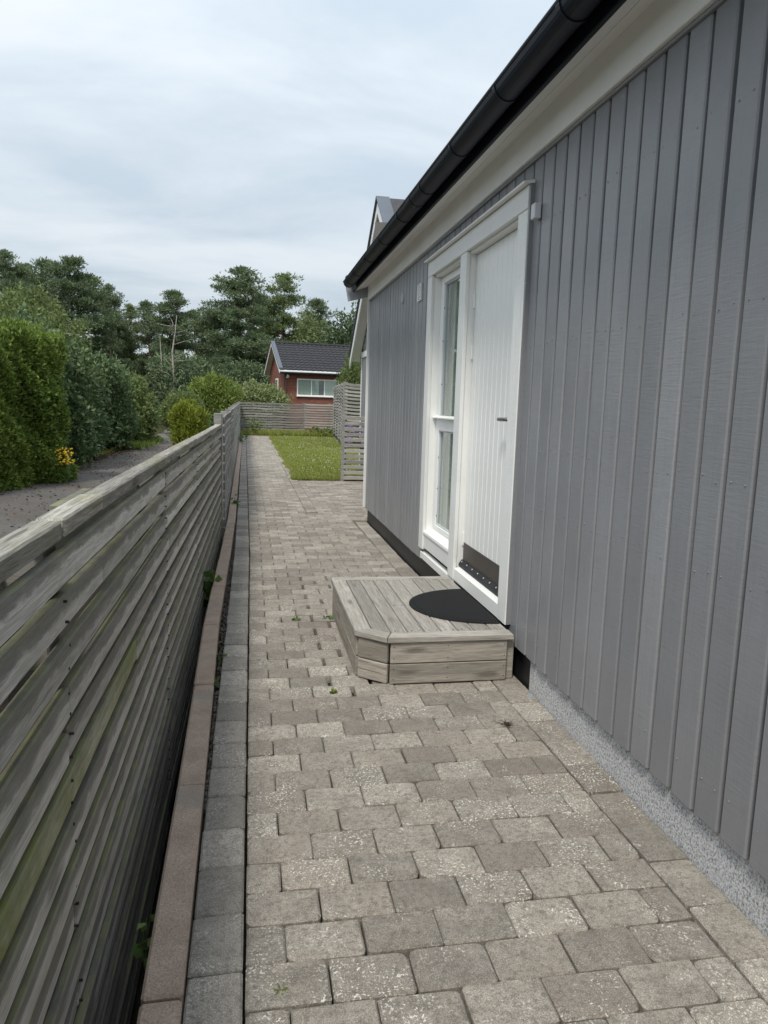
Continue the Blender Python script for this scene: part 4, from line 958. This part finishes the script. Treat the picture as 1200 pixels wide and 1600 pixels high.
# clipped thuja hedge
def hedge_geo():
    global G
    G = np.random.default_rng(31); rnd.seed(31)
    a = np.array([-5.95, 9.6]); b = np.array([-3.66, 15.75]); d = b - a; L = np.linalg.norm(d); d /= L; nr = np.array([d[1], -d[0]])
    th_ = 1.3; zt_ = 2.62; P = []; D = []
    def surf(n, kindf):
        s_ = G.uniform(0, L, n); z = G.uniform(-.27, zt_, n); w_ = G.uniform(-th_, 0, n)
        if kindf == 'front': w_ = np.zeros(n); nn = np.tile([nr[0], nr[1], 0.15], (n, 1))
        elif kindf == 'end': s_ = np.full(n, L); nn = np.tile([d[0], d[1], .15], (n, 1))
        elif kindf == 'near': s_ = np.zeros(n); nn = np.tile([-d[0], -d[1], .15], (n, 1))
        elif kindf == 'back': w_ = np.full(n, -th_); nn = np.tile([-nr[0], -nr[1], .15], (n, 1))
        else: z = np.full(n, zt_); nn = np.tile([0, 0, 1.0], (n, 1))
        bulge = .10 * np.sin(s_ * 4.3 + z * 1.1) + .08 * np.sin(z * 5.1 + s_ * 2.3) + .05 * np.sin(s_ * 11 + z * 7) + .05 * np.sin(s_ * 23 + z * 9 + 1) * np.sin(z * 19 - s_ * 5); dep = G.uniform(0, 1, n) ** 1.5 * .30
        z2 = z + .10 * np.sin(s_ * 2.9) + .07 * np.sin(s_ * 7.7); z = np.where(z > .3, z + (z2 - z) * (z / zt_), z)
        base = a[None, :] + d[None, :] * s_[:, None] + nr[None, :] * w_[:, None]
        p = np.concatenate([base, z[:, None]], 1) + nn * (bulge - dep)[:, None]
        rnded = np.clip((z - (zt_ - .5)) / .5, 0, 1) ** 2 * .16
        p[:, :2] -= nn[:, :2] * rnded[:, None]
        P.append(p); D.append(unit(nn * .8 + G.normal(size=(n, 3)) * .75 + np.array([0, 0, .5])))
    surf(76000, 'front'); surf(20000, 'end'); surf(15000, 'top'); surf(6000, 'near'); surf(6000, 'back')
    return quads_mesh('foliage', leaves(np.concatenate(P), np.concatenate(D), .088, .036, .08), 'thuja'), a, b, nr, th_
hm, ha, hb, hn, hth = hedge_geo()
he = tag(empty('conifer_hedge', (-5, 12.5, -.29)), 'tall clipped bright green conifer hedge at the left edge by the road', 'hedge'); mesh_obj('foliage', hm, he)
hs_ = MB(); 
for i in range(14):
    p = ha + (hb - ha) * (i + .5) / 14 - hn * hth * .5; limb(hs_, (p[0], p[1], -.29), (p[0] + rnd.uniform(-.1, .1), p[1], 2.3), .05, .015, 6)
hs_.build('stem', 'bark', he, smooth=True)
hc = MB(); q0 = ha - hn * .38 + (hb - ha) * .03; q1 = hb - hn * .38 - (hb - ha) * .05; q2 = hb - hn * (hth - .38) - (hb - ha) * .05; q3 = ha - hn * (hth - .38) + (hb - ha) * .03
hc.prism(ccw([tuple(q0), tuple(q1), tuple(q2), tuple(q3)]), -.2, 2.2).build('light_block_core', 'bark', he)  # solid unseen core added inside the hedge to block light through the leaves
# broad-leaved shrubs along the road
bush('laurel_bush', 'dark glossy laurel next to the conifer hedge, reaching highest', lump(-4.95, 18.0, 3.35, 1.25, 1.6, 9, 41), 30000, .12, .072, 'laurel', 41, group='dark shrubs along the road')
bush('laurel_bush', 'dark dense laurel in the middle of the roadside row', lump(-4.95, 21.2, 3.1, 1.25, 1.9, 9, 42), 28000, .125, .075, 'laurel', 42, group='dark shrubs along the road')
bush('laurel_bush', 'dark rounded shrub third along the roadside row', lump(-4.95, 25.0, 2.75, 1.3, 2.0, 8, 43), 22000, .13, .08, 'laurel', 43, group='dark shrubs along the road')
bush('laurel_bush', 'last dark shrub where the roadside row ends at the bend', lump(-4.75, 29.3, 2.35, 1.35, 2.2, 8, 44), 16000, .14, .08, 'mid_leaf', 44, group='dark shrubs along the road')
bush('rose_shrub', 'loose olive green shrub arching above the laurels', lump(-5.6, 20.6, 3.8, 1.6, 2.2, 10, 45, z0=1.0, spikes=22), 26000, .10, .058, 'mid_leaf', 45)
bush('apple_tree', 'pale green leafy tree rising behind the conifer hedge', lump(-8.6, 20.0, 4.7, 2.4, 2.4, 14, 46, z0=.8, spikes=24), 30000, .125, .075, 'pale_leaf', 46, cat='tree')
bush('apple_tree', 'second leafy tree filling in between hedge and laurels', lump(-6.9, 22.6, 4.35, 1.7, 2.2, 9, 47, z0=.6), 20000, .13, .055, 'mid_leaf', 47, cat='tree')
bush('golden_bush', 'small yellow green upright bush behind the near fence', lump(-2.12, 26.0, 1.25, .72, .7, 8, 48, spikes=26), 16000, .15, .03, 'gold_conifer', 48, up=1.4)
bush('lime_bush', 'lime green shrub with upright shoots left of the brick house', lump(-1.9, 40.5, 2.5, 1.7, 1.5, 9, 49, spikes=22), 16000, .19, .07, 'lime_leaf', 49, up=.9)
bush('olive_bush', 'broad rounded olive shrub touching the brick house gable', lump(0.05, 41.6, 2.35, 1.9, 1.2, 13, 50, spikes=8), 16000, .17, .07, 'pale_leaf', 50)
bush('dark_bush', 'low dark shrub between golden bush and lime shrub', lump(-3.3, 38.5, 1.9, 1.2, 1.3, 8, 51), 10000, .17, .06, 'mid_leaf', 51)
bush('dark_bush', 'dark clipped shrub just beyond the fence corner', lump(-1.35, 35.5, .95, 1.0, .6, 6, 52), 7000, .12, .05, 'laurel', 52)
bush('garden_conifer', 'brownish green conifer peeking over the tall slat fence', lump(4.30, 31, 3.45, .72, .62, 9, 53, z0=.3, spikes=12), 12000, .15, .03, 'mid_leaf', 53, up=1.0)
bush('oak_tree', 'dark leafy tree at the right behind the brick house roof', lump(8.0, 58, 9.2, 3.2, 2.6, 14, 54, z0=1.5), 22000, .28, .16, 'dark_leaf', 54, cat='tree')
bush('birch_tree', 'soft green drooping birch behind the brick house roof', lump(4.9, 59, 8.6, 2.3, 2.2, 12, 55, z0=1.5), 22000, .24, .09, 'pine_needles_light', 55, cat='tree', up=-.5)
for i, (x, y, zt_, rx, lab) in enumerate([(-9.6, 50, 4.2, 3.2, 'dark understorey thicket left of the bare trunk'), (-4.6, 52, 4.6, 2.8, 'dark understorey thicket below the open crowned pine'), (-1.0, 54, 4.2, 3.0, 'dark undergrowth at the foot of the tallest pine'), (-15.5, 48, 4.8, 3.6, 'dark thicket behind the pale tree'), (3.6, 55, 4.4, 3.0, 'dark undergrowth behind the brick house'), (9.5, 60, 5, 3.6, 'dark undergrowth behind the grey gable')]):
    bush('evergreen_thicket', lab, lump(x, y, zt_, rx, 2.2, 10, 60 + i), 13000, .26, .10, 'pine_needles', 60 + i, group='thickets under the pines')
# far wood closing the view
def far_wood():
    global G
    G = np.random.default_rng(77); n = 60000; P = np.stack([G.uniform(-70, 60, n), G.uniform(82, 92, n), G.uniform(-.3, 1, n)], 1)
    top = 6.2 + 1.2 * np.sin(P[:, 0] * .5) + .9 * np.sin(P[:, 0] * 1.3 + 1) + .5 * np.sin(P[:, 0] * 3.1); P[:, 2] = -.3 + top * G.uniform(0, 1, n) ** .8
    return quads_mesh('far_wood', leaves(P, G.normal(size=(n, 3)) + np.array([0, 0, .6]), .65, .26), 'dark_leaf')
kind(mesh_obj('far_wood', far_wood(), None), 'stuff')
# bare dead trunk
rnd.seed(90)
dt = MB(); dt.tube([(-5.15, 51, -.3), (-5.1, 51, 2.5), (-5.2, 51, 4.6), (-5.0, 51, 5.9), (-4.9, 51.1, 7.0)], [.085, .07, .055, .03, .01], 7)
dt.tube([(-6.0, 51.6, -.3), (-5.95, 51.6, 3.5), (-6.05, 51.5, 5.6)], [.05, .035, .01], 6)
for i in range(22):
    z = rnd.uniform(2.2, 6.4); a = rnd.uniform(0, 6.28); L = rnd.uniform(.5, 1.6); limb(dt, (-5.12, 51, z), (-5.12 + math.cos(a) * L, 51 + math.sin(a) * L, z + rnd.uniform(.1, .9)), .022, .005, 4, 3, .15)
tag(dt.build('dead_tree', 'dead_bark', None, smooth=True), 'bare pale dead trunk with thin twigs in front of the pines', 'tree')

# grass on the lawn
def grass_geo():
    global G
    G = np.random.default_rng(8); n = 120000; yy = 13.74 + (33 - 13.74) * G.uniform(0, 1, n) ** 1.5; xl = 0.885 + np.minimum(0, -(yy - 7) * .0088) * .4; xx = xl + G.uniform(-.02, 1, n) ** 1.0 * (np.minimum(6.5, 1.7 + yy * .09) - xl + 1.2)
    edge = np.sin(yy * 2.1) * .03 + np.sin(yy * 5.3) * .02; xx += edge * (xx < 1.2)
    P = np.stack([xx, yy, np.full(n, -.012)], 1); return quads_mesh('grass', leaves(P, G.normal(size=(n, 3)) * .5 + np.array([0, 0, 1.0]), .055, .014, .1), 'grass')
kind(tag(mesh_obj('grass', grass_geo(), None), 'short green lawn grass beside the path', 'grass'), 'stuff')
def tuft_geo(n, xy, l, w, mat, seed, up=1.0, z=0.0, name='grass'):
    global G
    G = np.random.default_rng(seed); p = xy(n); P = np.concatenate([p, np.full((n, 1), z)], 1) if p.shape[1] == 2 else p
    return quads_mesh(name, leaves(P, G.normal(size=(n, 3)) * .45 + np.array([0, 0, up]), l, w, .1), mat)
kind(tag(mesh_obj('tall_grass', tuft_geo(9000, lambda n: np.stack([G.uniform(-.3, 4.2, n), 32.7 - G.uniform(0, 1, n) ** 2 * .7, np.full(n, 0.0)], 1), .26, .02, 'grass', 81)), 'uncut grass and weeds along the foot of the far fence', 'grass'), 'stuff')
def clover():
    global G
    G = np.random.default_rng(9); mb = []; n = 1000; y_ = 14 + 18.5 * G.uniform(0, 1, n); x_ = .95 + G.uniform(0, 1, n) * 3.4; keep = np.sin(x_ * 2.3 + y_ * .9) + np.sin(y_ * 1.7) > -.3
    P = np.stack([x_, y_, np.full(n, .035)], 1)[keep]; Q = [leaves(P + G.normal(size=P.shape) * .004, G.normal(size=P.shape), .017, .013, .3) for _ in range(4)]
    return quads_mesh('clover_flowers', np.concatenate(Q), 'white_petal')
kind(tag(mesh_obj('clover_flowers', clover(), None), 'white clover heads scattered over the lawn', 'flowers'), 'stuff')
# litter and verge plants along the road
def litter():
    global G
    G = np.random.default_rng(12); n = 14000; y_ = G.uniform(8, 33, n); left = -5.0 + .03 * y_; right = -2.0 - .022 * y_
    s_ = G.uniform(0, 1, n) < .62; x_ = np.where(s_, left + G.normal(size=n) * .22 - .05, right - G.normal(size=n) * .16 + .05); f = G.uniform(0, 1, n) < .10; x_ = np.where(f, G.uniform(-4.5, -2.4, n), x_)
    P = np.stack([x_, y_, np.full(n, -.262)], 1); D = G.normal(size=(n, 3)) * np.array([1, 1, .18]); V = leaves(P, D, .06, .035, .1); V[:, :, 2] = np.maximum(V[:, :, 2], -.266); return quads_mesh('leaf_litter', V, 'litter')
kind(tag(mesh_obj('leaf_litter', litter(), None), 'brown fallen leaves along both edges of the road', 'leaves'), 'stuff')
kind(tag(mesh_obj('verge_grass', tuft_geo(9000, lambda n: (lambda y: np.stack([np.where(G.uniform(0, 1, n) < .35, -5.05 + .03 * y - np.abs(G.normal(size=n)) * .2, -1.95 - .022 * y + np.abs(G.normal(size=n)) * .5), y, np.full(n, -.28)], 1))(G.uniform(6, 34, n)), .13, .018, 'grass', 83, name='verge_grass')), 'thin grass on the verges of the road', 'grass'), 'stuff')
kind(tag(mesh_obj('ground_ivy', tuft_geo(5000, lambda n: np.stack([-4.15 + G.normal(size=n) * .22, G.uniform(25.5, 32, n), np.full(n, -.26)], 1), .16, .06, 'lime_leaf', 84, name='ground_ivy')), 'yellow green ground cover where the road bends', 'plants'), 'stuff')
# gravel in the slot beside the kerb
gv = MB(); rnd.seed(14)
for i in range(900):
    y = rnd.uniform(2.2, 9); w0 = kx(y) + .006; x = rnd.uniform(w0, -.160); r_ = rnd.uniform(.003, .009)
    if w0 > -.163: continue
    gv.ball((x, y, -.038 + rnd.uniform(0, .012)), r_, 5, 3)
kind(tag(gv.build('gravel', 'gravel_grey', None), 'loose gravel in the slot between kerb and dark border stones', 'gravel'), 'stuff')
# weeds
def weed(label, x, y, z, n, ll, lw, h, spread, mat='weed_leaf', seed=1, flower=None, name='weed', cat='weed'):
    global G
    G = np.random.default_rng(seed); rnd.seed(seed); e = tag(empty(name, (x, y, z)), label, cat); sm = MB(); P = []; D = []
    ns = max(3, n // 7)
    for i in range(ns):
        a = rnd.uniform(0, 6.28); r_ = spread * rnd.uniform(.2, 1); tip = Vector((x + math.cos(a) * r_, y + math.sin(a) * r_, z + h * rnd.uniform(.5, 1))); b = Vector((x + rnd.uniform(-.1, .1) * spread, y + rnd.uniform(-.1, .1) * spread, z - .005)); limb(sm, b, tip, .0022 + h * .004, .001, 4, 3, .12)
        for j in range(max(1, n // ns)):
            f = rnd.uniform(.35, 1); P.append(tuple(b.lerp(tip, f))); D.append((math.cos(a + rnd.uniform(-1.3, 1.3)), math.sin(a + rnd.uniform(-1.3, 1.3)), rnd.uniform(-.15, .7)))
    mesh_obj('leaves', quads_mesh('leaves', leaves(np.array(P), np.array(D), ll, lw, .12), mat), e); sm.build('stems', 'weed_leaf', e)
    if flower:
        f = MB()
        for i in range(flower[1]): f.ball((x + rnd.uniform(-1, 1) * spread, y + rnd.uniform(-1, 1) * spread, z + h * rnd.uniform(.6, 1.15)), flower[2] * rnd.uniform(.7, 1.2), 6, 4)
        f.build('flowers', flower[0], e)
    return e
weed('leafy weed with broad leaves beside the kerb, nearer of the two big ones', -.31, 5.85, -.28, 60, .10, .075, .42, .13, seed=101)
weed('leafy weed at the fence foot farther along the kerb', -.30, 10.3, -.28, 50, .11, .08, .45, .14, seed=102)
weed('small plant growing in the slot between kerb and border stones', -.168, 4.06, -.03, 20, .035, .026, .05, .03, seed=103)
weed('tiny sprout in the kerb slot nearer the viewer', -.163, 3.70, -.03, 10, .025, .018, .03, .02, seed=104)
weed('small rosette weed in a paving joint before the step corner', .405, 3.46, -.004, 18, .025, .02, .014, .012, seed=105, mat='lime_leaf')
weed('tiny green weed in a joint at the near end of the path', .075, 1.612, -.004, 12, .018, .013, .012, .008, seed=106, mat='lime_leaf')
weed('weed in a wide paving joint left of the step', .30, 4.72, -.008, 16, .03, .022, .02, .022, seed=107)
weed('weed in a joint close against the step side', .505, 4.72, -.008, 14, .03, .022, .025, .022, seed=108)
weed('small moss tuft in a wide joint by the step front corner', .485, 3.86, -.012, 14, .02, .016, .012, .014, seed=109, mat='lime_leaf')
weed('thin sprout hanging at the fence foot in the near foreground', -.29, 1.95, -.20, 12, .04, .025, .20, .03, seed=110)
weed('tuft of weeds on the far kerb end', -.34, 25.5, -.02, 50, .14, .05, .45, .2, seed=111)
weed('tall grassy weed in the far fence corner', .15, 32.2, 0, 90, .22, .05, .75, .3, seed=112, mat='mid_leaf')
weed('leafy low shrub at the foot of the far fence near the right', 3.1, 32.3, 0, 220, .16, .07, .5, .6, seed=113, mat='mid_leaf')
weed('yellow flowering plant at the foot of the conifer hedge', -3.62, 15.2, -.28, 60, .10, .04, .62, .16, seed=114, mat='weed_leaf', flower=('yellow_petal', 90, .017), name='flowering_plant', cat='plant')
weed('purple flowering plant behind the low slat screen', 2.35, 15.0, -.02, 90, .12, .03, .95, .4, seed=115, mat='mid_leaf', flower=('purple_petal', 90, .035), name='flowering_plant', cat='plant')
# dry weed remnants and a scrap of blue plastic on the paving
tw = MB(); rnd.seed(120)
for i in range(26):
    a = rnd.uniform(0, 6.28); L = rnd.uniform(.015, .05); x, y = 1.165 + rnd.uniform(-.02, .02), 3.0 + rnd.uniform(-.015, .015); limb(tw, (x, y, .003), (x + math.cos(a) * L, y + math.sin(a) * L, rnd.uniform(.004, .02)), .0016, .0008, 4, 2, .2)
tag(tw.build('dry_weed', 'bark', None), 'dried brown weed lying on the paving near the plinth', 'weed')
bs = MB().add([(1.392, 3.305, .002), (1.402, 3.30, .002), (1.407, 3.318, .005), (1.398, 3.325, .003), (1.399, 3.312, .010)], [(0, 1, 4), (1, 2, 4), (2, 3, 4), (3, 0, 4), (0, 3, 2, 1)])
tag(bs.build('plastic_scrap', 'blue_plastic', None), 'tiny scrap of blue plastic at the plinth', 'scrap')
